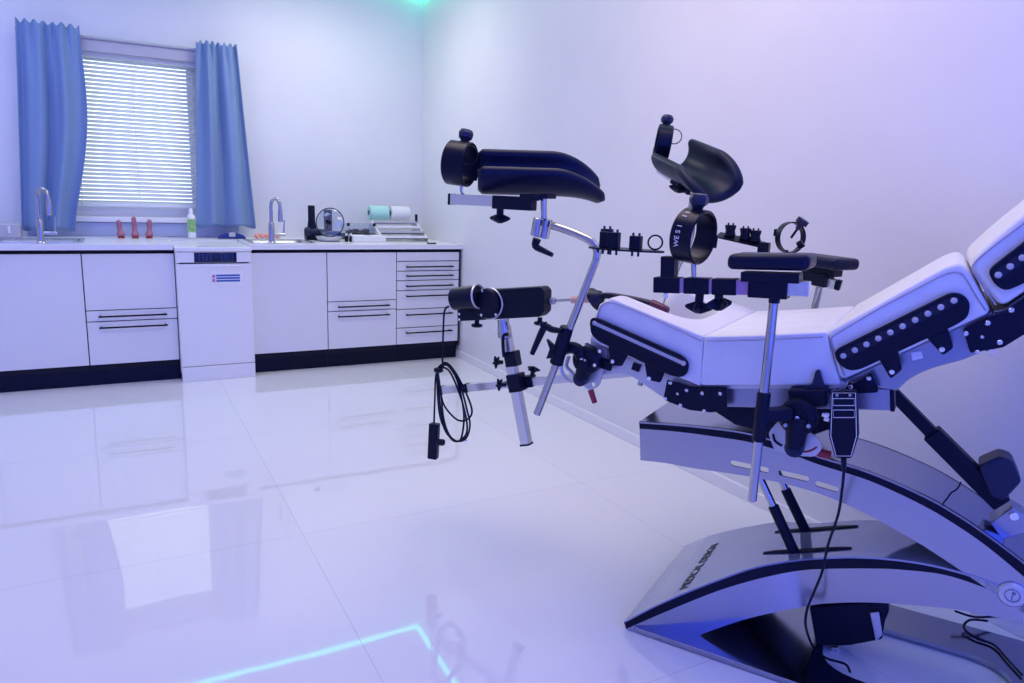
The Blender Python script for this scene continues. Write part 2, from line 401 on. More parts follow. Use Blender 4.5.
def sink(x0, x1, label):
    s = thing('sink', label, 'sink', ((x0+x1)/2, .33, .70), 'sinks')
    o = rounded([Vector((x0-.02, .12, ZWT+.0005)), Vector((x1+.02, .12, ZWT+.0005)), Vector((x1+.02, .54, ZWT+.0005)), Vector((x0-.02, .54, ZWT+.0005))], .06)
    i = rounded([Vector((x0+.004, .144, ZWT+.0005)), Vector((x1-.004, .144, ZWT+.0005)), Vector((x1-.004, .516, ZWT+.0005)), Vector((x0+.004, .516, ZWT+.0005))], .05)
    obj('rim', B().holed(o, [i], (0, 0, .003)), M['sink'], s)
    rows = [[Vector((p.x, p.y, ZWT+.001)) for p in i]]
    for k, z in ((.97, .75), (.93, .72), (.6, .715), (.02, .713)):
        cx, cy = (x0+x1)/2, .33; rows.append([Vector((cx+(p.x-cx)*k, cy+(p.y-cy)*k, z)) for p in i])
    o = obj('basin', B().grid(rows, closed_v=True), M['sink'], s); o.modifiers.new('t', 'SOLIDIFY').thickness = .0015
    return s
tag(obj('ledge', B().span((-1.953, .566, .80), (-1.499, YW, .862)), M['worktop']), 'narrow white ledge behind the dishwasher carrying the white bottle and blue brush', 'ledge')
sink(-2.93, -2.46, 'steel sink sunk in the left worktop beside the left faucet')
sink(-1.45, -1.06, 'steel sink sunk in the right worktop behind the right faucet')
def faucet(x, y, h, label, kx):
    f = thing('faucet', label, 'faucet', (x, y, ZWT), 'chrome faucets'); z = ZWT
    obj('base', B().lathe([(.026, 0), (.027, .004), (.024, .01), (.019, .014), (.019, .13), (.015, .14)], (x, y, z), Z), M['chrome'], f)
    pts = [Vector((x, y, z+.13)), Vector((x, y, z+h-.07))]
    dx = Vector((.88, -.47, 0))*.062
    for k in range(1, 10):
        a = PI*k/10; pts.append(Vector((x, y, z+h-.06))+dx*.5*(1-math.cos(a))+Z*.05*math.sin(a))
    pts.append(Vector((x, y, z+h-.07))+dx)
    obj('spout', B().tube(pts, .011, 14), M['chrome'], f)
    e = pts[-1]; obj('spray_head', B().lathe([(.012, 0), (.015, -.02), (.016, -.085), (.012, -.09)], e, Z), M['chrome'], f)
    obj('lever_arm', B().cyl((x, y, z+.06), (x+kx, y, z+.06), .011), M['chrome'], f)
    obj('lever', B().cyl((x+kx-.012, y, z+.06), (x+kx-.005, y, z+.155), .006, .004), M['chrome'], f)
    return f
faucet(H(38, 246, ZWT).x, .085, .325, 'chrome gooseneck faucet in front of the left blue curtain', .085)
faucet(H(279.5, 246.3, ZWT).x, .085, .305, 'chrome gooseneck faucet on the right worktop, beside the coral sponges', .09)

# dishwasher
DX0, DX1, DY = -1.948, -1.502, -.075
dw = thing('dishwasher', 'slim white dishwasher standing between the two rows of cabinets', 'dishwasher', (-1.725, .2, 0))
obj('cabinet_body', B().span((DX0, DY+.03, .05), (DX1, .55, .825)), M['appliance'], dw, bevel=.003)
obj('top_plate', B().span((DX0-.002, DY-.005, .826), (DX1+.002, .56, .852)), M['appliance'], dw, bevel=.004)
obj('kick_plate', B().span((DX0+.002, DY-.002, .0), (DX1-.002, DY+.03, .094)), M['appliance'], dw, bevel=.003)
obj('door', B().span((DX0+.002, DY, .098), (DX1-.002, DY+.03, .752)), M['appliance'], dw, bevel=.004)
cpn = obj('control_panel', B().span((DX0+.002, DY, .757), (DX1-.002, DY+.03, .823)), M['appliance'], dw, bevel=.003)
obj('grip_slot', B().span((DX0+.02, DY-.001, .751), (DX1-.02, DY+.01, .758)), M['gap'], dw)
obj('grip_lip', B().span((DX0+.06, DY-.004, .730), (DX1-.06, DY+.01, .738)), M['appliance'], dw, bevel=.003)
dsp = obj('display', B().span((DX0+.105, DY-.002, .760), (DX0+.355, DY+.003, .821)), M['display'], cpn, bevel=.002)
b = B()
for r in range(3):
    for k in range(4):
        for o_ in (0, .13): b.span((DX0+.13+o_+k*.022, DY-.003, .772+r*.016), (DX0+.14+o_+k*.022, DY-.0015, .776+r*.016))
obj('button_marks', b, M['label_blue'], cpn)
st = obj('label_sticker', B().span((DX0+.195, DY-.002, .618), (DX0+.385, DY+.002, .70)), M['white'], dw)
b = B()
for k in range(3): b.span((DX0+.228, DY-.003, .636+k*.017), (DX0+.370, DY-.001, .647+k*.017))
obj('blue_bars', b, M['label_blue'], st)
b = B()
for k in range(2): b.span((DX0+.204, DY-.003, .635+k*.026), (DX0+.222, DY-.001, .655+k*.026))
obj('pink_icons', b, M['label_pink'], st)

# splashback and worktop clutter
tag(obj('splashback', B().span((-2.78, YW-.012, ZWT+.001), (-1.45, YW-.001, ZWT+.095)), M['bglass'], bevel=.002), 'low blue-grey splashback strip below the window', 'splashback')
ub = thing('storage_box', 'low grey box with a white tab at the left end of the left worktop', 'box', (-2.93, .62, ZWT))
obj('box_body', B().span((-3.12, .58, ZWT+.001), (-2.795, .72, ZWT+.088)), M['grey'], ub, bevel=.008)
obj('tab', B().span((-2.86, .575, ZWT+.03), (-2.845, .58, ZWT+.075)), M['white'], ub, bevel=.002)
def ctr(x, yy, z=ZWT): return Y(x, 240, yy).x           # X of image column x on the upright plane y = yy
for x, lean, hh, lab in ((121.5, -.10, .112, 'leftmost of three pink silicone pieces standing on the left worktop, tip leaning left'),
                         (135.5, -.02, .135, 'tallest and middle one of three pink silicone pieces on the left worktop'),
                         (149.5, .07, .118, 'rightmost of three pink silicone pieces on the left worktop, tip leaning right')):
    X, yy = ctr(x, .62), .62
    o = thing('silicone_massager', lab, 'massager', (X, yy, ZWT), 'pink silicone pieces')
    obj('suction_foot', B().lathe([(.020, 0), (.022, .003), (.020, .010), (.016, .012)], (X, yy, ZWT+.001), Z), M['red'], o)
    ax = Vector((lean, 0, 1)).normalized(); r0 = .0155
    obj('shaft', B().lathe([(.016, 0), (.0245, .006), (.026, .016), (.020, .028), (r0, .04), (r0*1.02, hh*.6), (r0*.98, hh*.8), (r0*.85, hh*.92), (r0*.5, hh*.985), (.001, hh)], (X, yy, ZWT+.011), ax), M['skin'], o)
X = ctr(192, .62); bt = thing('cleaner_bottle', 'white bottle with a green label at the hem of the right curtain', 'bottle', (X, .6, ZWT))
obj('bottle_body', B().span((X-.026, .575, ZWT+.001), (X+.026, .625, ZWT+.165)), M['white'], bt, bevel=.014)
obj('neck', B().lathe([(.02, 0), (.014, .015), (.013, .045), (.010, .05)], (X, .6, ZWT+.158), Z), M['white'], bt)
obj('label_sheet', B().span((X-.0265, .5745, ZWT+.045), (X+.0265, .58, ZWT+.135)), M['green'], bt)
X = ctr(232, .6); br = thing('brush', 'dark blue arched brush with a pale grip, lying below the right curtain', 'brush', (X, .6, ZWT))
ar = [Vector((X+.095*math.cos(a), .58, ZWT+.001+.042*math.sin(a))) for a in [PI*k/20 for k in range(21)]]
obj('back', B().poly(ar, (0, .05, 0)), M['navy'], br, bevel=.005)
obj('grip', B().span((X-.022, .574, ZWT+.015), (X+.022, .60, ZWT+.044)), M['grey'], br, bevel=.004)
for k in range(5):
    X = ctr(257+k*5.2, .66)
    tag(obj('sponge', B().ball((X, .66, ZWT+.019), .019, (1.0, 1, .98)), M['coral']), ['leftmost coral foam ball in the row behind the right faucet', 'second coral foam ball from the left behind the right faucet', 'middle coral foam ball in the row behind the right faucet',
        'second coral foam ball from the right behind the right faucet', 'rightmost coral foam ball in the row behind the right faucet'][k], 'sponge', 'coral sponges')
# black upright wand with a round base
X = ctr(312, .5); wd = thing('wand_massager', 'black upright wand with a ball-shaped knob, left of the round glass lid', 'massager', (X, .5, ZWT))
obj('foot', B().span((X-.048, .45, ZWT+.001), (X+.052, .55, ZWT+.05)), M['dark'], wd, bevel=.01)
obj('post', B().lathe([(.034, 0), (.033, .06), (.026, .11), (.025, .215), (.022, .222)], (X, .5, ZWT+.03), Z), M['dark'], wd)
obj('knob', B().lathe([(.02, 0), (.033, .008), (.034, .035), (.024, .045)], (X-.062, .46, ZWT+.062), (1, .0, 0)), M['darkgrey'], wd)
obj('side_arm', B().cyl((X-.03, .47, ZWT+.06), (X+.10, .47, ZWT+.055), .026), M['darkgrey'], wd)
X = ctr(331, .5)
dv = thing('device', 'dark slab standing on a navy base behind the round glass lid', 'device', (X, .55, ZWT))
obj('base', B().span((X-.06, .52, ZWT+.001), (X+.085, .62, ZWT+.065)), M['navy'], dv, bevel=.012)
obj('slab', B().span((X-.032, .56, ZWT+.06), (X+.028, .59, ZWT+.222)), M['darkgrey'], dv, bevel=.01)
X = ctr(329, .34); ds = thing('dish', 'shallow silver dish on the worktop under the round glass lid', 'dish', (X, .34, ZWT))
obj('bowl', B().lathe([(.055, 0), (.075, .004), (.088, .02), (.094, .032), (.096, .034), (.090, .031), (.07, .010), (.001, .007)], (X, .34, ZWT+.001), Z, 40), M['silver'], ds)
gl = thing('glass_lid', 'round clear glass lid with a dark rim standing upright on the silver dish', 'lid', (X, .36, ZWT+.03))
cL = Vector((X+.012, .35, ZWT+.135)); axL = Vector((-.55, -.83, .12)).normalized()
obj('rim', B().torus(cL, axL, .104, .0035, 48), M['dark'], gl)
obj('dome', B().lathe([(.103, 0), (.085, .012), (.05, .022), (.001, .027)], cL, axL, 40), M['acrylic'], gl)
obj('lid_knob', B().lathe([(.010, 0), (.008, .01), (.018, .02), (.016, .028)], cL+axL*.024, axL), M['dark'], gl)
X0, X1 = ctr(345, .55), ctr(374, .55)
cb = thing('clear_box', 'clear plastic box holding dark tools, between the glass lid and the white rack', 'box', ((X0+X1)/2, .58, ZWT))
obj('tray', B().span((X0, .50, ZWT+.001), (X1, .68, ZWT+.045)), M['darkgrey'], cb, bevel=.006)
obj('lid', B().span((X0+.004, .504, ZWT+.046), (X1-.004, .676, ZWT+.12)), M['acrylic'], cb, bevel=.004)
b = B()
for k in range(6): b.box((X0+.03+k*.03, .56+.03*(k % 2), ZWT+.058), (.022, .09, .022+.012*(k % 3)))
obj('tool_heads', b, M['dark'], cb, bevel=.004)
for xx in (X0+.012, X1-.014): obj('clip', B().span((xx-.01, .49, ZWT+.105), (xx+.01, .502, ZWT+.128)), M['dark'], cb, bevel=.002)
for x, l in ((346.5, 'left one of two tiny dark bottles in front of the clear box'), (351, 'right one of two tiny dark bottles in front of the clear box')):
    X = ctr(x, .28); v = thing('small_bottle', l, 'bottle', (X, .28, ZWT), 'tiny bottles')
    obj('glass_body', B().lathe([(.011, 0), (.013, .003), (.013, .034), (.007, .042), (.007, .046)], (X, .28, ZWT+.001), Z), M['dark'], v)
    obj('cap', B().lathe([(.008, 0), (.0085, .012), (.007, .014)], (X, .28, ZWT+.046), Z), M['white'], v)
X0, X1 = ctr(352.5, .25), ctr(385, .25)
tb = thing('tissue_box', 'flat white box with a dark slot on top, in front of the white rack', 'box', ((X0+X1)/2, .3, ZWT))
obj('carton', B().span((X0, .22, ZWT+.001), (X1, .36, ZWT+.048)), M['paper'], tb, bevel=.005)
obj('slot', B().span((X0+.10, .27, ZWT+.048), (X0+.15, .30, ZWT+.0495)), M['gap'], tb)
X0, X1 = ctr(379, .42), ctr(425, .42)
rk = thing('roll_dispenser', 'white stepped dispenser rack with two rolls on top, at the corner end', 'dispenser', ((X0+X1)/2, .5, ZWT))
for x in (X0, X1-.012):
    pr = [Vector((x, .30, ZWT+.001)), Vector((x, .70, ZWT+.001)), Vector((x, .70, ZWT+.145)), Vector((x, .62, ZWT+.145))]
    obj('side_plate', B().poly(pr, (.012, 0, 0)), M['white'], rk, bevel=.002)
for k in range(4):
    y0 = .32+k*.085; z0 = ZWT+.018+k*.034
    obj('shelf', B().span((X0+.012, y0, z0), (X1-.012, y0+.085, z0+.010)), M['white'], rk, bevel=.002)
    obj('lip', B().span((X0+.012, y0, z0), (X1-.012, y0+.006, z0+.026)), M['white' if k % 2 == 0 else 'grey'], rk, bevel=.002)
obj('end_clip', B().span((X1-.008, .60, ZWT+.13), (X1+.006, .63, ZWT+.20)), M['dark'], rk, bevel=.003)
xm = X0+(X1-X0)*.42
for xa, xb, m_, l in ((X0-.005, xm-.01, 'mint', 'mint green film roll lying on top of the white dispenser rack'), (xm+.012, X1-.05, 'paper', 'white paper roll lying on top of the dispenser rack, right of the mint roll')):
    r = thing('roll', l, 'roll', ((xa+xb)/2, .65, ZWT+.147), 'rolls on the dispenser')
    obj('wound_sheet', B().cyl((xa, .655, ZWT+.205), (xb, .655, ZWT+.205), .055, seg=36), M[m_], r)
    obj('core', B().lathe([(.020, -.001), (.020, .004), (.016, .004)], (xa-.0015, .655, ZWT+.205), (1, 0, 0)), M['darkgrey'], r)
X = ctr(430, .08); tag(obj('pen', B().cyl((X-.035, .05, ZWT+.006), (X+.035, .045, ZWT+.006), .005, seg=12), M['dark']), 'short dark pen lying near the front edge of the right worktop', 'pen')
pp = B(); X = ctr(205, 0)
for k in range(4): pp.tube(smooth([Vector((X-.05+k*.03, -.0+.01*(k % 2), .8535)), Vector((X-.035+k*.03, .02, .8535)), Vector((X-.02+k*.03, 0.005, .8535))], 5), .0016, 6)
tag(obj('cord', pp, M['grey']), 'thin wavy grey cord lying on top of the dishwasher', 'cord')

# ================================================================== EXAMINATION CHAIR
ch = thing('examination_chair', 'white padded tilting examination chair on a curved steel base with a rising arm', 'examination chair', V(.45, MID, 0))
# ---- base
def wn(u): return max(0.0, min(.15, .37*u))
def PT(x, y, off=0):                                 # a point of the base's tapering near side
    w = 0
    for _ in range(12): w = wn(loc(P(x, y, w))[0])
    return P(x, y, w)
def mirror(p): u, w, z = loc(p); return V(u, 2*MID-w, z)
top = smooth([PT(*a) for a in [(624, 622), (655, 606), (688, 591.6), (722, 578.5), (756.5, 567), (797, 560), (830, 557.5), (860, 557), (900, 560), (940, 567), (985, 580), (1024, 596)]], 6)
low = smooth([PT(*a) for a in [(626, 629), (657, 615.5), (688, 602.5), (722, 589.5), (760, 578.5), (797, 571), (830, 568.8), (875, 568.6), (905, 570), (945, 575), (985, 588), (1024, 605)]], 6)
arch = smooth([PT(*a) for a in [(627, 629.5), (655, 637), (681, 643.5), (703.5, 633.6), (750, 618), (809, 605.6), (835, 603), (863, 602.4), (890, 603.5), (952, 609), (990, 616), (1024, 623.4)]], 6)
def sheet(a, c, th): return B().grid([a, c, [p+W*th for p in c], [p+W*th for p in a]], closed_u=True)
def sheetm(a, c, th): return B().grid([[mirror(p) for p in a], [mirror(p) for p in c], [mirror(p)-W*th for p in c], [mirror(p)-W*th for p in a]], closed_u=True)
def capped(b): bmesh.ops.holes_fill(b.bm, edges=b.bm.edges[:], sides=0); return b
tc = top[:]
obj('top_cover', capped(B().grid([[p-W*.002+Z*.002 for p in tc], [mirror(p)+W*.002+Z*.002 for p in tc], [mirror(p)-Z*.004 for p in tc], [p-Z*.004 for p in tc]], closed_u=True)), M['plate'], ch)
obj('edge_strip', capped(sheet(top, low, .012)), M['rubber'], ch); obj('edge_strip', capped(sheetm(top, low, .012)), M['rubber'], ch)
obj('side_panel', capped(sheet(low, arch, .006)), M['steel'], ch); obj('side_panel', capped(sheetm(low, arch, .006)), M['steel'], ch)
# floor plate with an opening
bo = [V(0, 0, .004), V(1.25, 0, .004), V(1.25, .56, .004), V(0, .56, .004)]
hole = rounded([V(.47, .10, .004), V(.93, .10, .004), V(.93, .40, .004), V(.50, .40, .004)], .13, 8)
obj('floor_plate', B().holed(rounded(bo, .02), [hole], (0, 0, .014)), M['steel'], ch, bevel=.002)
for (u_, w_) in ((.06, .07), (.06, .49)): obj('foot', B().cyl(V(u_, w_, 0), V(u_, w_, .006), .025), M['rubber'], ch)
# slots and struts
def top_z(u):
    q = [loc(p) for p in top]
    for a, c in zip(q, q[1:]):
        if a[0] <= u <= c[0]: return a[2]+(c[2]-a[2])*(u-a[0])/(c[0]-a[0])
    return q[-1][2]
for ws in (.20, .36):
    pts = [V(.30+.22*k/12, ws, top_z(.30+.22*k/12)+.003) for k in range(13)]
    rows = [[p-W*(.013*math.sin(PI*(k+.35)/12.7)**.35) for k, p in enumerate(pts)], [p+W*(.013*math.sin(PI*(k+.35)/12.7)**.35) for k, p in enumerate(pts)]]
    o = obj('slot', B().grid(rows), M['gap'], ch); o.modifiers.new('t', 'SOLIDIFY').thickness = .002
AN = .15                                            # near plane of the arm
def pa(x, y): return P(x, y, AN)
ttop = smooth([pa(*a) for a in [(639, 421.6), (680, 424.5), (721, 428.7), (750.6, 433.5), (790, 445), (820, 456.5), (870, 472), (925, 496), (960, 516), (988, 535), (1024, 562), (1060, 592), (1090, 620)]], 5)
tlow = smooth([pa(*a) for a in [(639.5, 428.7), (680, 432), (721, 437.5), (750.6, 442.5), (790, 454), (820, 465), (870, 481), (922, 505), (956, 525), (985, 545), (1017, 571), (1050, 600), (1080, 628)]], 5)
tbot = [pa(*a) for a in [(640.4, 460.3), (665, 463), (690, 467.7), (730, 473.5), (751, 477), (785, 484), (821, 494.3), (855, 508.5), (885, 524), (915, 540.8), (945, 560), (970, 577), (995, 594), (1018, 609), (1050, 632)]]
mir = lambda p: mirror(p)
def arm_cover():
    b = B(); b.grid([[p-W*.002 for p in ttop], [mirror(p)+W*.002 for p in ttop], [mirror(p)-Z*.005 for p in ttop], [p-Z*.005 for p in ttop]], closed_u=True); return capped(b)
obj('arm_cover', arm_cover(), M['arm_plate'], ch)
obj('arm_edge_strip', capped(sheet(ttop, tlow, .010)), M['rubber'], ch); obj('arm_edge_strip', capped(sheetm(ttop, tlow, .010)), M['rubber'], ch)
def stad(p0, p1, r):
    d = (p1-p0).normalized(); o = d.cross(W); out = []
    for k in range(9): a = -PI/2+PI*k/8; out.append(p1+d*r*math.cos(a)+o*r*math.sin(a))
    for k in range(9): a = PI/2+PI*k/8; out.append(p0+d*r*math.cos(a)+o*r*math.sin(a))
    return out
holes = [stad(pa(733, 463.2), pa(766, 470), .0075), stad(pa(781, 473), pa(806, 478.8), .0075), stad(pa(818, 484), pa(835.5, 489.2), .0075)]
outline = tlow+smooth(tbot, 3)[::-1]
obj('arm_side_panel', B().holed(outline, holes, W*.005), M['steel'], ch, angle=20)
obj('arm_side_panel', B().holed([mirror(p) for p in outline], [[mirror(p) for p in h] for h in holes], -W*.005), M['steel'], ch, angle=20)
pv = pa(1012, 594)
bo = obj('pivot_bolt', B().lathe([(.030, 0), (.030, .006), (.026, .010), (.001, .011)], pv+W*.001, -W, 36), M['silver'], ch)
obj('pivot_emblem', B().torus(pv-W*.011, -W, .015, .0015, 24).cyl(pv-W*.010+Z*.011, pv-W*.0125-Z*.010, .0015, seg=8).ball(pv-W*.011+Z*.006+U*.004, .005, (1, .4, .6)), M['bluesteel'], bo)
obj('pivot_shaft', B().cyl(pv, mirror(pv), .018), M['bolt'], ch)
# lift struts: rod above, sleeve below
for ws, r0, r1, r2 in ((.20, (752, 460), (773, 505.6), (796, 556)), (.36, (775, 466), (785.4, 489), (808.5, 537))):
    a, c, d = P(*r0, ws), P(*r1, ws), P(*r2, ws)
    s_ = obj('lift_strut', B().cyl(c, d+(d-c)*.25, .0145), M['satin'], ch)
    obj('strut_rod', B().cyl(a+(a-c)*.2, c+(d-c)*.1, .0105), M['chrome'], s_)
# control box hanging in the arch
q = [P(*a, .20) for a in [(809, 607), (888, 601), (889, 612), (885, 622), (882, 640), (850, 646), (816, 647)]]
cbx = obj('control_box', B().poly(q, W*.14), M['dark'], ch, bevel=.006)
q = [P(*a, .197) for a in [(870, 612), (879, 611), (882.5, 634), (876, 641)]]
obj('box_connector', B().poly(q, -W*.006), M['silver'], cbx, bevel=.002)
obj('box_bracket', B().sqtube(P(835, 645, .24), P(838, 668, .24), .03, .02, W), M['alu'], ch, bevel=.002)
# ---- cushions
def seamline(cushion, pts, r=.0018): return obj('seam', B().tube(pts, r, 6), M['seam'], cushion)
CW0, CW1 = -.005, .565
def cushion(name, px, rad, seam):
    pts = [P(x, y, 0) for x, y in px]
    lp = rounded([p+W*CW0 for p in pts], rad, 7)
    o = obj(name, B().poly(lp, W*(CW1-CW0)), M['leather'], ch, bevel=.022, seg=5)
    for s in seam:
        sp = [P(x, y, CW0+.0005)+W*dw+Z*dz for x, y, dw, dz in s]
        seamline(o, smooth(sp, 6))
    return o
B0, B1, T0, T1 = P(589.5, 340, 0), P(701, 386, 0), P(596.5, 295, 0), P(703.8, 336, 0)
Ls = (T1-T0).length
plan = [(0, CW0), (1, CW0), (1, CW1), (.10, CW1), (.10, .455), (.78, .42), (.78, .085), (0, .085)]
plan = rounded([Vector((a*Ls, b_, 0)) for a, b_ in plan], [.02, .006, .006, .05, .05, .12, .12, .03], 8)
M0, M1, K0, K1 = P(593.5, 318, 0), P(702.6, 360, 0), P(598.5, 304.5, 0), P(703.4, 344, 0)
b = B(); b.grid([[a0.lerp(a1, p.x/Ls)+W*p.y for p in plan] for a0, a1 in ((B0, B1), (M0, M1), (K0, K1), (P(611, 297.5, 0), T1))], closed_v=True, caps=True)
lc = obj('leg_cushion', b, M['leather'], ch, bevel=.014, seg=4)
sc_ = cushion('seat_cushion', [(704.6, 336), (759, 335), (826.5, 331.5), (841, 385), (700.5, 385)], [.006, .2, .008, .012, .012], [])
bc = cushion('back_cushion', [(840.5, 381), (827, 332), (946, 265), (965, 262), (991.5, 312)], [.02, .012, .03, .035, .015], [])
hc = cushion('head_cushion', [(1001, 307.5), (966, 264), (1000, 232), (1100, 152), (1140, 215)], [.02, .03, .06, .03, .03], [])
# seams follow the edge where top and side leather meet
def edge_seam(o, pts): seamline(o, smooth([P(x, y, CW0-.0005) for x, y in pts], 6))
edge_seam(lc, [(597, 318), (601, 306), (610, 302.5), (630, 309), (655, 319.5), (680, 331), (701.5, 341)])
edge_seam(sc_, [(707, 341), (740, 340.5), (780, 339), (823, 337)])
edge_seam(bc, [(845, 376), (836, 356), (831, 341), (836, 334.5), (880, 308), (920, 287), (945, 274.5), (958, 272.5), (966, 279), (976, 296), (986, 311)])
edge_seam(hc, [(996, 305), (975, 275), (973, 266), (985, 253), (1024, 223), (1060, 194)])
# ---- side plates with lamps
SP = -.010
def side_plate(outline, rad, tabs, lens, n, bolts, depth=.012):
    o = obj('side_plate', B().poly(rounded([P(x, y, SP) for x, y in outline], rad, 7), -W*depth), M['dark'], ch, bevel=.003)
    for tb in tabs: obj('tab', B().poly(rounded([P(x, y, SP) for x, y in tb], .006, 4), -W*.006), M['dark'], o, bevel=.0015)
    a, c = P(*lens[0], SP), P(*lens[1], SP)
    ins = .009
    obj('lamp_groove', B().poly([p-W*(depth-.001) for p in stad(a, c, ins)], -W*.0016), M['gasket'], o)
    for k in range(n):
        p = a+(c-a)*k/(n-1)-W*(depth)
        obj('lamp_lens', B().lathe([(.0065, 0), (.0065, .001), (.0045, .003), (.001, .004)], p, -W, 16), M['lens'], o)
    for x, y in bolts:
        p = P(x, y, SP)-W*.006; obj('bolt', B().lathe([(.0055, 0), (.0055, .002), (.003, .0035), (.001, .0035)], p, -W, 14), M['bolt'], o)
    return o
side_plate([(834.5, 353), (838, 348), (950, 292), (962, 293), (970.5, 302), (968, 317), (955, 325), (860, 369), (848, 369.8), (838, 362)], .012,
           [[(875, 352), (897, 345), (902.5, 369), (890.8, 378.6)], [(922, 332), (946, 322), (953.7, 347.5), (943, 355.2)]],
           [(844, 355), (954, 300)], 10, [(892, 371.5), (942, 349)])
q = side_plate([(591, 321), (593.5, 317), (600, 318), (683, 355), (690, 362), (688.5, 373), (682, 377), (672, 375), (600, 341), (592.5, 334)], .012,
           [[(609, 344), (630, 352), (622.5, 366), (611.5, 365)], [(644.5, 359), (666.5, 369), (661, 382.5), (648, 379.5)]],
           [(596.5, 322.5), (685, 362.5)], 2, [(613.5, 361), (650, 378)])
obj('lamp_diffuser', B().poly([p-W*.0125 for p in stad(P(597.5, 323, SP), P(684, 362, SP), .0045)], -W*.0016), M['lens'], q)
side_plate([(988, 272), (992, 266), (1060, 213), (1110, 190), (1110, 225), (1024, 283), (1005, 291), (994, 284)], .012, [[(1030, 275), (1052, 258), (1058, 283), (1040, 292)]],
           [(998, 274.5), (1085, 212)], 8, [(1045, 282)])
# ---- frame under the cushions
FP = .03
obj('leg_frame', B().poly(smooth([P(x, y, FP) for x, y in [(590, 338), (640, 361), (700, 387)]], 5)+smooth([P(x, y, FP) for x, y in [(697, 409), (665.4, 399), (646.7, 387), (628, 375.5), (607, 375), (592, 377)]], 5), W*.5), M['silver'], ch, bevel=.003)
obj('socket', B().poly([P(x, y, FP-.001) for x, y in [(634, 362), (642, 365), (639, 372), (631.5, 369)]], -W*.004), M['dark'], ch)
obj('back_frame', B().poly(smooth([P(x, y, FP) for x, y in [(842, 381), (900, 354), (993, 311)]], 5)+smooth([P(x, y, FP) for x, y in [(985, 350), (964, 359.5), (932, 368.5), (910, 379), (897, 391)]], 5), W*.5), M['bluesteel'], ch, bevel=.003)
obj('frame_badge', B().poly(rounded([P(x, y, FP-.001) for x, y in [(911, 352.5), (921.5, 351), (923, 358), (912.5, 360.5)]], .002), -W*.003), M['white'], ch)
obj('head_frame', B().poly([P(x, y, FP) for x, y in [(993, 311), (1004, 309), (1120, 225), (1120, 275), (1024, 335), (985, 352)]], W*.5), M['bluesteel'], ch, bevel=.003)
sb = obj('seat_beam', B().sqtube(P(690, 395, .06), P(891.5, 398, .06), .052, .04, Z), M['bluesteel'], ch, bevel=.003)
obj('beam_cap', B().sqtube(P(890.5, 398, .06), P(895, 398.1, .06), .056, .044, Z), M['dark'], sb, bevel=.002)
obj('seat_beam', B().sqtube(P(690, 395, .06)+W*.44, P(891.5, 398, .06)+W*.44, .052, .04, Z), M['bluesteel'], ch, bevel=.003)
obj('seat_pan', B().poly([P(x, y, .02) for x, y in [(701, 385), (840, 384), (840, 388), (701, 389)]], W*.52), M['silver'], ch)
obj('cross_bracket', B().poly([P(x, y, .10) for x, y in [(700, 392), (850, 392), (842, 425), (800, 440), (735, 425), (712, 410)]], W*.36), M['dark'], ch, bevel=.003)
def hinge(px, bolts, w=.008):
    o = obj('hinge_plate', B().poly(rounded([P(x, y, w) for x, y in px], .005, 4), -W*.008), M['dark'], ch, bevel=.0015)
    for x, y, r in bolts: obj('bolt', B().lathe([(r, 0), (r, .002), (r*.6, .004), (.001, .004)], P(x, y, w)-W*.008, -W, 14), M['bolt'], o)
hinge([(668, 379), (690, 386), (727.5, 387), (727.5, 409), (712, 412), (690, 409.5), (664, 399)], [(671.5, 382, .0055), (687.5, 389.5, .005), (703, 392.7, .005), (721, 393, .005), (666.5, 398, .005), (681.5, 404.5, .005), (705, 410, .005), (678.5, 393.2, .004)])
hinge([(842, 390), (872, 372), (879, 388), (878, 392), (850, 393)], [(869, 377.7, .0055), (851, 386, .005)])
hinge([(963, 329), (990, 316), (1004, 311), (1024, 298), (1060, 275), (1064, 312), (1024, 334), (1003, 347), (970, 352.5)], [(965.5, 333, .0055), (987.5, 322.5, .0055), (1011, 309.5, .0055), (982, 336.5, .004), (999.5, 341.7, .0055), (977, 351.5, .005)])
obj('ring_hook', B().torus(P(991.5, 352.5, .004), W, .0065, .0013, 20), M['bolt'], ch)
obj('hinge_knob', B().cyl(P(841.5, 385.5, .0), P(841.5, 385.5, .0)+W*.04, .010), M['silver'], ch)
# ---- back actuator
AW = .24
a, c, d = P(890, 390, AW), P(931, 432, AW), P(1002, 503, AW)
ac = obj('back_actuator', B().sqtube(c, d, .045, .045, W), M['satin'], ch, bevel=.005)
obj('actuator_rod', B().sqtube(a, c+(d-c)*.05, .030, .030, W), M['satin'], ac, bevel=.004)
q = rounded([P(x, y, AW-.035) for x, y in [(978, 466), (1000, 456.5), (1013, 461), (1022, 482), (1003, 502), (990, 497)]], .01, 4)
obj('motor_housing', B().poly(q, W*.08), M['darkgrey'], ac, bevel=.006)
obj('mount_bracket', B().poly([P(x, y, AW-.03) for x, y in [(990, 523), (1012, 508), (1026, 516), (1030, 532), (1002, 540)]], W*.07), M['bluesteel'], ch, bevel=.003)
obj('mount_bolt', B().cyl(P(1014, 517, AW-.04), P(1014, 517, AW-.04)+W*.09, .010), M['bolt'], ch)
obj('actuator_wire', B().tube(smooth([P(x, y, AW-.02) for x, y in [(961, 482), (957, 489), (951, 493), (947, 499)]], 5), .002, 8), M['dark'], ac)

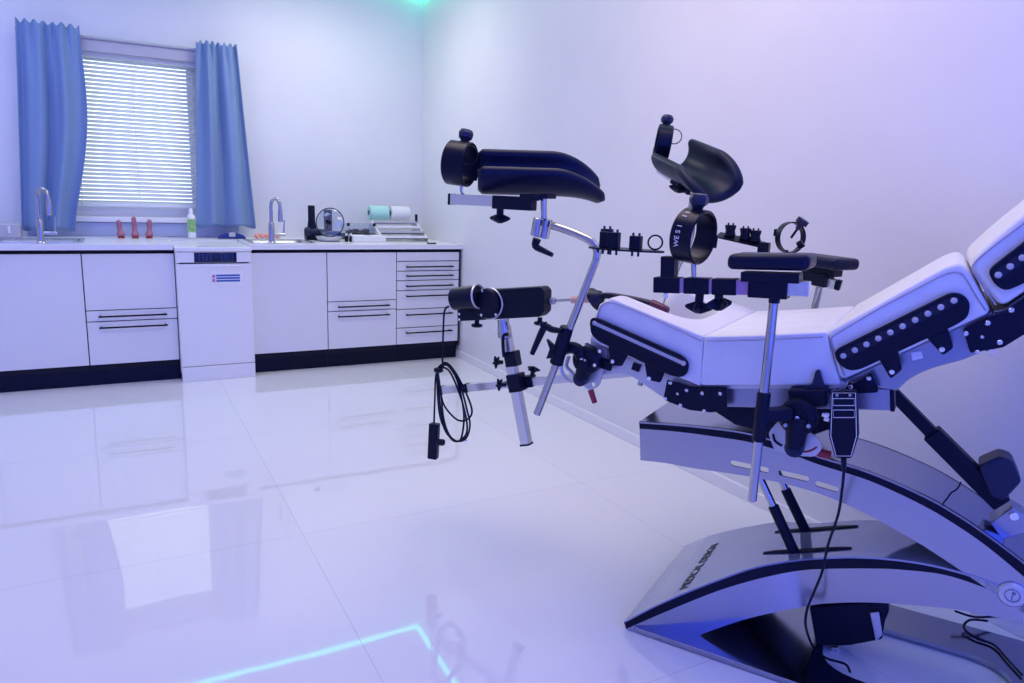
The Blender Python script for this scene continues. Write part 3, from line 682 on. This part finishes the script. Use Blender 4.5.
# ---- rail clamps (near side, for the arm rest and leg rest; far side the same)
def disc_clamp(c, name='disc_clamp', nose=None, lev=None, sc=1.0):
    o = obj(name, B().lathe([(.036*sc, 0), (.038*sc, .004), (.038*sc, .026), (.032*sc, .032), (.020*sc, .033), (.018*sc, .030), (.001, .030)], c, -W, 36), M['dark'], ch)
    obj('hub_bolt', B().lathe([(.005, 0), (.005, .003), (.001, .004)], c-W*.030, -W, 14), M['bolt'], o)
    if nose is not None:
        n_ = nose; obj('clamp_nose', B().tube([c-W*.014, c+(n_-c)*.6-W*.014, n_-W*.014], lambda t: (.024-.006*t)*sc, 16), M['dark'], o, bevel=0)
        obj('nose_cap', B().lathe([(.018*sc, 0), (.019*sc, .003), (.019*sc, .024), (.015*sc, .028)], n_, -W, 24), M['darkgrey'], o)
    return o
# ================================================================== LEG RESTS
def band_cuff(parent, c, axis, R, wd, up, label=None, txt=None, ring=True, small=1.0):
    axis = axis.normalized()
    o = obj('cuff', B().lathe([(R, -wd/2), (R+.003, -wd/2+.003), (R+.003, wd/2-.003), (R, wd/2), (R-.004, wd/2-.002), (R-.004, -wd/2+.002), (R, -wd/2)], c, axis, 48), M['rubber'], parent)
    side = axis.cross(up).normalized(); upn = side.cross(axis).normalized()
    obj('cuff_knob', B().lathe([(.010, -.004), (.014, .008), (.021, .014), (.023, .026), (.018, .036), (.001, .037)], c+upn*(R+.001), upn, 8), M['darkgrey'], o)
    obj('cuff_flap', B().box(c-side*(R+.004)-upn*R*.25, (wd*1.06, .006, R*.5), (axis, side, upn)), M['dark'], o, bevel=.002)
    if ring:
        rc = c+axis*(wd/2+.006)+upn*R*.30+side*R*.62
        obj('pull_ring', B().torus(rc, side, .026*small, .0018, 28), M['dark'], o)
    if txt:
        # printed along the outside of the band
        dv = -FWD; dv = (dv-axis*dv.dot(axis)).normalized(); uv = (upn-dv*upn.dot(dv)).normalized()
        for k, ch_ in enumerate(txt):
            f = -.62+k*.21; d_ = dv*math.cos(f)+uv*math.sin(f); tg = uv*math.cos(f)-dv*math.sin(f)
            if ch_ != ' ': text('cuff_print', ch_, .017, c+d_*(R+.0036)-axis*wd*.12, tg, d_.cross(tg), M['white'], o)
    return o
def knee_pad(parent, o0, a, upv, L=.36, R=.070, th=.030):
    a = a.normalized(); sd = a.cross(upv).normalized(); up = sd.cross(a).normalized(); rows = []; nS = 30; pos = Vector((0, 0, 0))
    for i in range(nS+1):
        s = i/nS; k = max(0, (s-.60)/.40); A = 1.62-.92*k**1.7; tgt = .42*k*k
        d_ = a*math.cos(tgt)-up*math.sin(tgt); u2 = up*math.cos(tgt)+a*math.sin(tgt)
        if i: pos = pos+d_*(L/nS)
        e = min(s, 1-s)*L; shr = 1 if e > th*.6 else .30+.70*math.sqrt(max(0, 1-(1-e/(th*.6))**2)); t2 = th/2*shr
        prof = []
        for q in range(17): t_ = -A+2*A*q/16; prof.append((math.sin(t_)*(R+t2), -math.cos(t_)*(R+t2)))
        for q in range(1, 7):
            f = PI*q/7; rr = R+t2*math.cos(f); ex = t2*1.05*math.sin(f)
            prof.append((math.sin(A)*rr+math.cos(A)*ex, -math.cos(A)*rr+math.sin(A)*ex))
        for q in range(17): t_ = A-2*A*q/16; prof.append((math.sin(t_)*(R-t2), -math.cos(t_)*(R-t2)))
        for q in range(1, 7):
            f = PI*q/7; rr = R-t2*math.cos(f); ex = t2*1.05*math.sin(f)
            prof.append((-math.sin(A)*rr-math.cos(A)*ex, -math.cos(A)*rr+math.sin(A)*ex))
        w_ = 1+.12*k
        rows.append([o0+pos+sd*x_*w_+u2*(y_+R) for x_, y_ in prof])
    return obj('knee_pad', B().grid(rows, closed_v=True, caps=True), M['leather_dark'], parent, bevel=0, angle=75)

# ---- near leg rest
lr = thing('leg_rest', 'near black knee trough on a bent chrome tube, left of the other', 'leg rest', P(537, 415, -.06), 'leg rests')
w0 = -.06
tubep = [P(*a, w0) for a in [(552, 225.5), (566, 230), (580, 235.5), (591, 241.5), (596.5, 249), (596.5, 258), (593, 268)]]
obj('bent_tube', B().tube(smooth(tubep, 6)[:-1]+[P(592.5, 269, w0), P(537, 414, w0)], .0105, 16), M['chrome'], lr)
b = B(); b.cyl(P(539, 218, w0-.012), P(535.5, 236, w0-.012), .015).cyl(P(547, 219, w0+.012), P(543, 238, w0+.012), .016)
jc = obj('ball_joint', b, M['chrome'], lr)
obj('joint_lever', B().tube(smooth([P(*a, w0-.015) for a in [(537, 239), (535.5, 246), (543, 250.5), (552.5, 255)]], 4), lambda t: .012-.006*t, 12), M['dark'], jc)
obj('post', B().cyl(P(544, 219, w0), P(543.8, 196, w0), .0085), M['chrome'], lr)
br_ = obj('support_bar', B().sqtube(P(452.5, 199.3, w0), P(520, 202.5, w0), .030, .030, Z), M['alu'], lr, bevel=.002)
obj('bar_end', B().sqtube(P(451, 199.2, w0), P(453, 199.3, w0), .032, .032, Z), M['dark'], br_)
obj('slide_block', B().sqtube(P(495, 202, w0), P(534, 204, w0), .037, .036, Z), M['dark'], lr, bevel=.003)
obj('pad_mount', B().sqtube(P(524, 196.5, w0), P(552, 196, w0), .014, .05, Z).cyl(P(538, 197.5, w0-.03), P(538, 197.5, w0+.02), .009), M['dark'], lr, bevel=.002)
obj('star_knob', B().star(P(500, 215, w0), -Z, .034, .020, 4, U), M['dark'], lr)
pad_a = (U+Z*-.01); pad_up = (Z*.93-W*.36)
na = IM(1, .015, .06).normalized(); ncr = IM(.05, -.56, .83); ncr = (ncr-na*ncr.dot(na)).normalized(); nu = ncr.cross(na)
if nu.dot(DWN) > 0: nu = -nu
knee_pad(lr, P(469, 186.5, w0)+W*.045, na, nu, L=.362)
cc = P(460, 163.5, w0+.01)
ck = band_cuff(lr, cc, IM(.93, .20, -.30), .060, .066, IM(-.16, -1, .1))
obj('cuff_stem', B().tube(smooth([P(463, 182, w0), P(461, 188, w0), P(463, 194, w0)], 4), .005, 10), M['chrome'], ck)
# its clamp on the chair
cl = obj('rod_clamp', B().cyl(P(567, 327, w0), P(556, 364, w0), .019, seg=28), M['dark'], lr)
obj('clamp_lever', B().tube(smooth([P(*a, w0-.02) for a in [(562, 331), (552, 329.5), (545, 327), (539, 338), (532, 354)]], 4), lambda t: .007+.003*math.sin(PI*t), 12), M['dark'], cl)
obj('lever_knob', B().cyl(P(544, 326, w0-.02), P(543, 322.5, w0-.02), .011), M['dark'], cl)
obj('wing_knob', B().poly(rounded([P(x, y, w0-.02) for x, y in [(546, 339), (556, 348), (553, 352), (556, 357), (546, 359), (549.5, 349)]], .003), W*.012), M['dark'], cl, bevel=.002)
arm_ = [P(*a, -.03) for a in [(562, 350), (570, 347.5), (578, 350), (582, 358)]]
obj('clamp_arm', B().tube(smooth(arm_, 5), .017, 16), M['dark'], cl)
hub = P(589.5, 359, .0)
dc = disc_clamp(hub, 'disc_clamp', P(583, 378, -.0), sc=1.05)
for x, y in ((581.5, 358), (595, 365), (600, 351)): obj('clamp_bolt', B().lathe([(.005, 0), (.005, .003), (.001, .004)], P(x, y, -.034), -W, 12), M['bolt'], dc)
obj('clamp_link', B().sqtube(P(593, 360, .01), P(612, 366, .01), .03, .015, Z), M['dark'], dc, bevel=.003)
obj('clamp_plate', B().holed(rounded([P(x, y, .012) for x, y in [(585, 342), (607, 350), (603, 372), (599, 386), (590, 391), (583, 386)]], .008), [[P(593+2.2*math.cos(k*PI/6), 384.5+2.2*math.sin(k*PI/6), .012) for k in range(12)]], W*.006), M['silver'], dc)
obj('grip_loop', B().tube(smooth([P(x, y, .0) for x, y in [(562, 362), (561.5, 371), (567, 379), (574, 381), (573, 374), (566.5, 366), (569, 356)]], 5), .006, 10), M['silver'], dc)
obj('red_lever', B().cyl(P(590.5, 390, -.01), P(594.8, 403, -.01), .0085, .0075), M['red'], dc)

# ---- far leg rest
lf = thing('leg_rest', 'far black knee trough tilted towards the viewer, above the printed wrist cuff', 'leg rest', P(640, 400, .62), 'leg rests')
w1 = .62
tp = [P(*a, w1) for a in [(690, 214), (692, 225), (690, 240), (683, 256)]]
obj('bent_tube', B().tube(smooth(tp, 6)+[P(677, 268, w1), P(640, 385, w1)], .0105, 16), M['chrome'], lf)
obj('ball_joint', B().cyl(P(694, 203, w1), P(691, 216, w1), .017), M['chrome'], lf)
obj('post', B().cyl(P(695, 206, w1), P(696, 186, w1), .0085), M['chrome'], lf)
fa = IM(.22, .42, -.88).normalized(); fc = IM(.93, -.37, .06); fc = (fc-fa*fc.dot(fa)).normalized(); fu = fa.cross(fc)
if fu.dot(DWN) > 0: fu = -fu
knee_pad(lf, P(676, 169.5, w1+.12), fa, fu, L=.35)
low_ = -fu.normalized()*.045
fb = fa
obj('support_bar', B().sqtube(P(657, 157, w1+.12)+low_, P(692, 178, w1+.04)+low_, .028, .024, Z), M['alu'], lf, bevel=.002)
obj('slide_block', B().sqtube(P(672, 166.5, w1+.08)+low_, P(690, 178.5, w1+.04)+low_, .034, .034, Z), M['dark'], lf, bevel=.003)
obj('star_knob', B().star(P(679, 186, w1-.01), (-Z-U*.25), .034, .020, 4, U), M['dark'], lf)
band_cuff(lf, P(663, 143.5, w1+.12), IM(.97, .17, -.08), .062, .050, IM(.13, -1, 0), ring=True)
obj('rod_clamp', B().cyl(P(652, 346, w1), P(642, 378, w1), .021, seg=28), M['dark'], lf)

# ================================================================== ARM RESTS
def hand_plate(parent, c, d, n_, spools, ring, plate_len, wdt):
    d = d.normalized(); s_ = d.cross(Z).normalized()
    out = [c+d*(plate_len*(.5-.5*math.cos(a)))*1.0+s_*wdt*math.sin(a)*(.8+.2*math.sin(a/2)) for a in [2*PI*k/28 for k in range(28)]]
    o = obj('hand_plate', B().poly(out, Z*.004), M['dark'], parent)
    for f, sd, h in spools:
        p = c+d*plate_len*f+s_*wdt*sd+Z*.004
        q_ = obj('finger_spool', B().poly(rounded([p-d*.014-s_*.011, p+d*.014-s_*.011, p+d*.014+s_*.011, p-d*.014+s_*.011], .003), Z*h), M['dark'], o, bevel=.002)
        for e in (-.008, .008): obj('spool_screw', B().cyl(p+d*e-Z*.016, p+d*e+Z*(h+.007), .003, seg=10), M['darkgrey'], q_)
    if ring: 
        p = c+d*plate_len*ring; obj('finger_ring', B().torus(p+Z*.024, s_*.9+d*.3, .017, .0022, 24).cyl(p, p+Z*.008, .003, seg=8), M['dark'], o)
    return o
aw = -.11
ar_ = thing('arm_rest', 'near padded black arm rest on a tall chrome rod, with printed wrist cuff', 'arm rest', P(752, 500, aw), 'arm rests')
obj('rod', B().cyl(P(775, 293, aw), P(752, 500.5, aw), .0108), M['chrome'], ar_)
obj('rod_collar', B().cyl(P(774.6, 297, aw), P(774, 303, aw), .0125), M['dark'], ar_)
pd = P(729, 262, aw); pe = P(811.5, 263.5, aw); pc = (pd+pe)/2+W*.03
ln = (pe-pd).length; ax_ = (pe-pd).normalized()
obj('arm_pad', B().box(pc+Z*.002, (ln, .11, .036), (ax_, ax_.cross(Z).normalized(), Z)), M['leather_dark'], ar_, bevel=.014, seg=4)
obj('pad_block', B().sqtube(P(743, 276, aw), P(801, 278, aw), .022, .05, Z), M['dark'], ar_, bevel=.002)
obj('slide_block', B().sqtube(P(750, 286.5, aw), P(789, 288.5, aw), .046, .045, Z), M['dark'], ar_, bevel=.002)
bb = obj('support_bar', B().sqtube(P(656, 284.3, aw), P(810, 288.8, aw), .032, .032, Z), M['alu'], ar_, bevel=.002)
obj('bar_sleeve', B().sqtube(P(655.5, 284.3, aw), P(682, 285.1, aw), .038, .038, Z), M['dark'], bb, bevel=.003)
obj('bar_sleeve', B().sqtube(P(685.5, 285.2, aw), P(711, 286, aw), .038, .038, Z), M['dark'], bb, bevel=.003)
obj('bar_sleeve', B().sqtube(P(713.5, 286.1, aw), P(738, 286.7, aw), .038, .038, Z), M['dark'], bb, bevel=.003)
for xa, ya, xb, yb in ((736, 286.7, 752, 287.2), (681.5, 285.1, 686, 285.2), (710.5, 286, 714, 286.1)): obj('bar_inlay', B().sqtube(P(xa, ya, aw), P(xb, yb, aw), .0335, .0335, Z), M['purple'], bb)
obj('upright_block', B().sqtube(P(669, 281, aw), P(669.5, 256, aw), .034, .034, U), M['dark'], ar_, bevel=.003)
obj('bar_screw', B().cyl(P(666, 293, aw), P(666, 298.5, aw), .006), M['bolt'], ar_)
obj('star_knob', B().star(P(699, 303, aw), -Z, .034, .022, 4, U), M['dark'], ar_)
obj('star_knob', B().star(P(719, 299, aw), -Z+U*.12, .034, .024, 4, U+W), M['dark'], ar_)
cc = P(693.5, 236, aw)
cf_ = band_cuff(ar_, cc, IM(.76, .28, -.66), .061, .056, IM(-.38, -1, .1), txt='WESI II', ring=False)
obj('cuff_stem', B().cyl(P(693.5, 262, aw), P(694, 277, aw), .006), M['chrome'], cf_)
hp = P(664, 253, aw)
hand_plate(ar_, hp, (-U*1.0+W*.02), None, [(.34, -.3, .034), (.62, -.4, .040), (.74, -.3, .040), (.80, .3, .046)], .12, .20, .05)
# clamp on the chair's rail
c2 = P(799.5, 415, -.03)
obj('rod_clamp', B().cyl(P(764.2, 392, aw), P(758.8, 441, aw), .0155, seg=28), M['dark'], ar_)
obj('rod_clamp_arm', B().sqtube(P(762, 415, aw), P(790, 413, -.06), .03, .03, Z), M['dark'], ar_, bevel=.004)
d2 = disc_clamp(c2, 'disc_clamp', P(795.6, 446, -.03), sc=1.15)
for x, y in ((786, 425), (809, 426)): obj('clamp_slot', B().ball(P(x, y, -.062), .008, (1, .5, .7)), M['silver'], d2)
obj('clamp_bridge', B().sqtube(P(790, 396, -.01), P(828, 396, -.01), .04, .05, Z), M['dark'], d2, bevel=.004)
obj('clamp_plate', B().poly(rounded([P(x, y, -.012) for x, y in [(768, 433), (778, 421), (805, 430), (816, 436), (823, 448), (815, 457), (800, 456), (775, 452)]], .012), W*.006), M['silver'], d2)
obj('clamp_mark', B().tube(smooth([P(x, y, -.0135) for x, y in [(804, 452), (810, 451), (817, 447)]], 4), .0022, 8), M['red'], d2)
obj('clamp_mark', B().tube(smooth([P(x, y, -.0135) for x, y in [(773, 434), (775, 441), (782, 446)]], 4), .0028, 8), M['gap'], d2)
obj('red_lever', B().cyl(P(818, 452.5, -.0), P(831, 455.5, -.0), .010), M['red'], d2)
wk = obj('wing_knob', B().poly(rounded([P(x, y, -.02) for x, y in [(802, 389), (812, 384), (815.5, 370.5), (819.5, 370.5), (823.5, 386), (829, 389.5)]], .004), W*.02), M['darkgrey'], d2, bevel=.004)
obj('rail_screw', B().cyl(P(822, 414, -.02), P(829, 416, -.02), .006).cyl(P(824, 419, -.02), P(829, 420, -.02), .005), M['bolt'], d2)

fw = .70
af = thing('arm_rest', 'far padded black arm rest beyond the cushions, with an open ring cuff', 'arm rest', P(812, 330, fw), 'arm rests')
obj('rod', B().cyl(P(819.5, 287, fw), P(806, 345, fw), .0108), M['chrome'], af)
qd, qe = P(799, 258, fw), P(849, 265, fw-.10); qc = (qd+qe)/2
axq = (qe-qd).normalized()
obj('arm_pad', B().box(qc, ((qe-qd).length, .11, .036), (axq, axq.cross(Z).normalized(), axq.cross(Z).normalized().cross(axq))), M['leather_dark'], af, bevel=.014, seg=4)
obj('slide_block', B().sqtube(P(806, 276, fw), P(829, 281, fw-.05), .042, .045, Z), M['dark'], af, bevel=.002)
obj('pad_block', B().sqtube(P(806, 268, fw), P(838, 274, fw-.05), .02, .05, Z), M['dark'], af, bevel=.002)
bq = obj('support_bar', B().sqtube(P(800, 275.5, fw), P(837, 284.5, fw-.05), .03, .03, Z), M['alu'], af, bevel=.002)
obj('bar_end', B().sqtube(P(836.5, 284.4, fw-.05), P(841, 285.5, fw-.05), .032, .032, Z), M['dark'], bq, bevel=.002)
rc = P(790.5, 237.5, fw)
nn = (rc-CAM).normalized(); 
rdir = (W*.75+U*-.55).normalized()
rg = obj('cuff', B().lathe([(.049, -.012), (.051, -.012), (.051, .012), (.049, .012), (.047, .010), (.047, -.010), (.049, -.012)], rc, IM(.30, .16, -.93), 48), M['rubber'], af)
obj('cuff_knob', B().cyl(P(797, 229, fw), P(801, 223.5, fw), .007).cyl(P(800.5, 224, fw), P(804, 219.5, fw), .02), M['darkgrey'], rg)
for q0, q1, r_ in (((791, 238), (798, 228), .004), ((798, 246), (803, 243), .013), ((776, 229), (775, 236), .006)): obj('cuff_screw', B().cyl(P(*q0, fw), P(*q1, fw), r_), M['dark'], rg)
obj('cuff_stem', B().cyl(P(786, 250, fw), P(784, 268, fw), .008), M['dark'], af)
h0, h1 = P(768, 246, fw), P(718, 234.8, fw)
hd = obj('hand_plate', B().sqtube(h0, h1, .05, .005, W+Z*.3), M['dark'], af)
for f, n_ in ((.76, 1), (.46, 2), (.26, 2)):
    p = h0+(h1-h0)*f+Z*.004
    q_ = obj('finger_spool', B().lathe([(.017, 0), (.019, .004), (.015, .018), (.019, .034), (.017, .038)], p, Z, 20), M['dark'], hd)
    for e in (-.008, .008): obj('spool_screw', B().cyl(p+U*e-Z*.014, p+U*e+Z*.045, .003, seg=8), M['darkgrey'], q_)
obj('plate_block', B().box(P(764, 247.5, fw), (.035, .035, .034), (U, W, Z)), M['dark'], hd, bevel=.002)

# ================================================================== DRIVE MACHINE ON ITS STAND
mw = .26
sd_ = thing('mounting_stand', 'crossed square aluminium tubes with black clamps carrying the drive machine', 'stand', P(530, 440, mw))
ht = obj('crossbar', B().sqtube(P(443, 390, mw+.03), P(640, 371, mw+.03), .028, .026, Z), M['alu'], sd_, bevel=.002)
obj('tube_end', B().sqtube(P(441, 390.2, mw+.03), P(444, 389.9, mw+.03), .030, .028, Z), M['dark'], ht)
obj('crossbar_band', B().sqtube(P(465, 387.9, mw+.03), P(469, 387.5, mw+.03), .031, .029, Z), M['dark'], ht)
vt = obj('upright_tube', B().sqtube(P(505.5, 332, mw), P(526.5, 444, mw), .034, .030, U), M['alu'], sd_, bevel=.003)
obj('tube_end', B().sqtube(P(526.3, 443.2, mw), P(526.7, 445, mw), .036, .032, U), M['dark'], vt)
obj('upper_collar', B().sqtube(P(511.5, 351, mw), P(514, 366, mw), .044, .040, U), M['dark'], sd_, bevel=.003)
obj('lower_clamp', B().sqtube(P(515, 373.5, mw), P(518.5, 391, mw), .048, .050, U), M['dark'], sd_, bevel=.003)
obj('crossbar_clamp', B().sqtube(P(520, 382, mw+.03), P(534, 380.5, mw+.03), .040, .040, Z), M['dark'], sd_, bevel=.003)
obj('joint_head', B().lathe([(.016, 0), (.024, .006), (.024, .038), (.020, .052), (.020, .068)], P(505.5, 339, mw-.01), (P(503, 319, mw-.01)-P(505.5, 339, mw-.01))), M['chrome'], sd_)
obj('clamp_lever', B().tube(smooth([P(x, y, mw-.03) for x, y in [(508, 334), (503.5, 336), (503, 346), (504, 357)]], 4), .006, 10), M['dark'], sd_)
for (x, y, dx, dy) in ((498, 362, -7, -.5), (501, 384.5, -7, -.5)):
    p = P(x, y, mw-.01); d_ = (P(x+dx, y+dy, mw-.01)-p).normalized(); obj('star_knob', B().star(p, d_, .024, .014, 5), M['dark'], sd_)
p = P(533, 371, mw+.02); obj('star_knob', B().star(p, (Z+U*.2), .024, .014, 5), M['dark'], sd_)

mc = thing('drive_machine', 'black box-shaped drive machine with a round motor, mounted above the aluminium stand', 'machine', P(502, 322, mw))
qf = rounded([P(x, y, mw-.045) for x, y in [(457, 301), (457, 321.5), (539, 317), (543.5, 312), (544, 291), (540, 286.8), (498, 289.3), (487, 289.8)]], .006, 4)
obj('housing', B().poly(qf, W*.055), M['satin'], mc, bevel=.004)
mo0, mo1 = P(454, 299, mw-.055), P(478, 296.5, mw-.055)
mt_ = obj('motor', B().lathe([(.034, 0), (.039, .004), (.039, (mo1-mo0).length-.003), (.036, (mo1-mo0).length)], mo0, mo1-mo0, 36), M['dark'], mc)
obj('motor_ring', B().torus(P(478.5, 296.5, mw-.055), mo1-mo0, .040, .0035, 36), M['silver'], mt_)
obj('motor_socket', B().box(P(452.8, 305, mw-.05), (.018, .02, .022), (U, W, Z)), M['white'], mt_, bevel=.003)
fl = obj('crank_cover', B().lathe([(.048, 0), (.050, .003), (.050, .012), (.046, .016), (.001, .016)], P(488, 303.5, mw-.045), -W, 40), M['dark'], mc)
obj('cover_rim', B().torus(P(489, 303.5, mw-.050), W, .052, .003, 40), M['silver'], fl)
for x, y in ((459.5, 314), (459.5, 319.5), (481.5, 315), (496, 314.5), (482, 291)): obj('screw', B().lathe([(.0045, 0), (.0045, .002), (.001, .003)], P(x, y, mw-.045) if x < 470 else P(x, y, mw-.061), -W, 12), M['bolt'], mc)
for x in (477, 540):
    p = P(x, 320 if x < 500 else 317.5, mw-.01); obj('foot_knob', B().lathe([(.008, 0), (.008, .012), (.019, .015), (.020, .022), (.014, .025)], p, -Z, 20), M['dark'], mc)
obj('push_rod', B().cyl(P(552, 301, mw), P(576, 299.5, mw), .0045), M['chrome'], mc)
obj('rod_grip', B().cyl(P(571.5, 299.8, mw), P(593, 299, mw), .0115), M['pale'], mc)
obj('rod_seal', B().cyl(P(551, 301, mw), P(555, 300.8, mw), .012), M['silver'], mc)

pg = thing('silicone_plug', 'dark tapered silicone plug with a wine-red tip lying on the white leg cushion', 'plug', P(620, 303, mw))
f0 = P(594, 300, mw); f1 = P(607, 295.5, mw); f2 = P(654, 305, mw); f3 = P(669, 311.5, mw)
obj('suction_cup', B().lathe([(.040, 0), (.042, .004), (.036, .014), (.020, .026), (.016, .032)], f0, (f1-f0)+Z*.012, 36), M['gasket'], pg)
obj('shaft', B().tube(smooth([f0+(f1-f0)*.5, f1, (f1+f2)/2+Z*.003, f2], 6), lambda t: .0085+.004*t, 18), M['gasket'], pg)
obj('tip', B().tube(smooth([f2-(f3-f2)*.2, f2+(f3-f2)*.3, f2+(f3-f2)*.75, f3], 6), lambda t: .0135*math.sqrt(max(.01, 1-t**5))+.001, 18), M['wine'], pg)

# looped cable with its control box hanging from the machine
cw = mw-.05
cbt = thing('hand_control', 'small black control box dangling from a coiled black cable below the drive machine', 'controller', P(434, 463, cw))
obj('box', B().box(P(433.8, 441, cw), (.036, .026, .135), ((U+W*.2).normalized(), (W-U*.2).normalized(), (Z+U*.04).normalized())), M['dark'], cbt, bevel=.004)
obj('dial', B().cyl(P(437, 442, cw-.005), P(443.5, 442.5, cw-.005), .012), M['dark'], cbt)
def cab(pts, r=.0036, name='cable'): return obj(name, B().tube(smooth([P(x, y, cw+dw) for x, y, dw in pts], 8), r, 8), M['dark'], cbt)
cab([(450, 306.5, .02), (446, 308, .01), (444, 315, 0), (443, 340, 0), (442.5, 365, 0)])
cab([(434, 423, 0), (434.8, 400, 0), (436, 375, 0), (441, 365, 0), (450, 366, .01), (460, 384, .01), (467, 410, 0), (470, 425, 0), (466, 438, -.005), (456, 441, 0), (445, 430, 0), (440, 405, 0), (437.5, 372, 0)])
cab([(437.5, 372, 0), (445, 362.5, 0), (455, 372, .01), (467, 395, .012), (472, 412, .01), (466, 420, .005), (456, 419, 0), (444, 405, 0), (440, 388, 0), (437, 372, 0)])
cab([(438, 372, -.004), (441, 395, -.006), (444, 420, -.006), (450, 436, -.006), (459, 441, -.006), (463, 430, .0), (463.5, 410, .004), (457, 380, .004), (447, 365, 0), (439, 370, 0)])
cab([(437, 372, .006), (438, 400, .006), (441, 420, .004), (449, 436, 0), (456, 441.5, -.002), (465, 436, -.004), (467, 424, -.004), (461, 398, -.004), (450, 372, -.004), (441, 367, 0)])
obj('cable_tie', B().box(P(438.5, 370, cw), (.03, .022, .016), (U, W, Z)), M['dark'], cbt, bevel=.005)
obj('cable_tag', B().box(P(464.5, 440, cw), (.02, .004, .010), ((U+Z*.4).normalized(), W, (Z-U*.4).normalized())), M['white'], cbt)

# ================================================================== WIRED REMOTE
rw = -.07
rm = thing('remote_control', 'black hand remote with white outlines hooked on the side rail below the back cushion', 'remote', P(844, 458, rw))
ol = [(831.5, 393), (833, 391), (855, 391), (857, 393), (858.5, 436), (852, 457), (850, 458.5), (836.5, 458), (834.5, 456.5), (828.8, 436)]
obj('remote_body', B().poly(rounded([P(x, y, rw) for x, y in ol], .004, 3), W*.022), M['dark'], rm, bevel=.003)
def outline_(pts, r=.0009, name='printed_line'): obj(name, B().tube([P(x, y, rw-.0005) for x, y in pts], r, 6, True), M['white'], rm)
outline_([(832.5, 393), (855.5, 393), (856.5, 436), (851, 456), (836, 456), (830.8, 436)])
outline_([(833.3, 398.5), (854.3, 398.5), (854.3, 405.5), (833.3, 405.5)]); outline_([(833.3, 410), (854.3, 410), (854.3, 417.5), (833.3, 417.5)])
b = B()
for x in (837, 850): b.torus(P(x, 395.2, rw-.0005), W, .0022, .0007, 14)
obj('button_marks', b, M['white'], rm)
obj('strain_relief', B().cyl(P(843.5, 458, rw+.01), P(844, 470, rw+.01), .0065, .005), M['dark'], rm)
obj('hook', B().sqtube(P(838, 393, rw+.02), P(838, 393, -.0), .02, .006, Z), M['dark'], rm)
cpts = [P(844, 469, rw+.01), P(842, 490, rw+.02), P(838, 515, rw+.04), P(828, 545, rw+.06), P(822, 572, rw+.08), P(814, 592, .02), P(807, 610, .02), P(806, 628, .03), H(814, 648, .022), H(826, 658, .022), H(845, 664, .022), H(850, 672, .022)]
obj('remote_cable', B().tube(smooth(cpts, 8), .0033, 8), M['dark'], rm)
pcb = thing('power_cable', 'black power cable looping on the floor plate behind the base, at the lower right edge', 'cable', H(990, 650, .02))
obj('wire', B().tube(smooth([H(955, 611, .06), H(975, 617, .05), H(1000, 617, .04), H(1030, 624, .03)], 8), .0035, 8), M['dark'], pcb)
obj('wire', B().tube(smooth([H(988, 621, .05), H(970, 620, .04), H(964, 628, .03), H(976, 638, .024), H(994, 645, .024), H(1008, 660, .024), H(1022, 675, .024)], 8), .0035, 8), M['dark'], pcb)
# lettering on the base cover
pA, pB = PT(688, 583), None
uT = .115
o_ = V(uT, .245, top_z(uT)+.0035); tang = (V(uT+.02, .2, top_z(uT+.02))-V(uT-.02, .2, top_z(uT-.02))).normalized()
text('cover_lettering', 'MEDICAL DESIGN', .042, o_, W, -tang, M['print'], ch)

# ================================================================== LIGHT
sc = bpy.context.scene
w = bpy.data.worlds.new('daylight'); sc.world = w; w.use_nodes = True
bg = w.node_tree.nodes['Background']; bg.inputs[0].default_value = (.86, .95, 1.0, 1); bg.inputs[1].default_value = 1.85
def area(name, at, tgt, sx, sy, power, col, spread=PI):
    l = bpy.data.lights.new(name, 'AREA'); l.shape = 'RECTANGLE'; l.size = sx; l.size_y = sy; l.energy = power; l.color = col; l.spread = spread
    o = bpy.data.objects.new(name, l); C.objects.link(o); o.location = at
    o.rotation_euler = (Vector(tgt)-Vector(at)).to_track_quat('-Z', 'Y').to_euler(); return o
area('ceiling_lamp_front', (-1.2, -2.9, ZC-.03), (-1.2, -2.9, 0), 1.4, 1.4, 26.8, (1.000, 0.799, 0.582))
area('ceiling_fill_corner', (-.95, -.15, ZC-.03), (-.95, -.15, 0), 0.7, 0.5, 13.6, (1.000, 1.000, 0.882))  # unseen fill, added to brighten the far corner
area('ceiling_fill_left', (-3.2, -.5, ZC-.03), (-3.2, -.5, 0), 1.4, 1.0, 21.6, (0.481, 0.537, 1.000))  # added fill out of view, lifts the left end of the far wall
area('ceiling_fill_chair', (-.5, -4.6, ZC-.03), (-.5, -4.6, 0), 1.2, 1.2, 12.4, (0.355, 0.306, 1.000))  # extra unseen light added above the chair, colour fitted for balance
area('blue_fill_rear', (-2.3, -7.5, 1.4), (-2.3, 0, 1.4), 4.4, 2.5, 80.0, (0.030, 0.090, 1.000))  # invisible panel added along the back wall for the blue wash, no fixture
vs = sc.view_settings; vs.view_transform = 'Standard'; vs.look = 'None'; vs.exposure = 0.0; vs.gamma = 1.0; vs.use_curve_mapping = False
sc.display_settings.display_device = 'sRGB'
sc.cycles.use_denoising = True
sc.cycles.max_bounces = 10; sc.cycles.diffuse_bounces = 5; sc.cycles.sample_clamp_indirect = 6
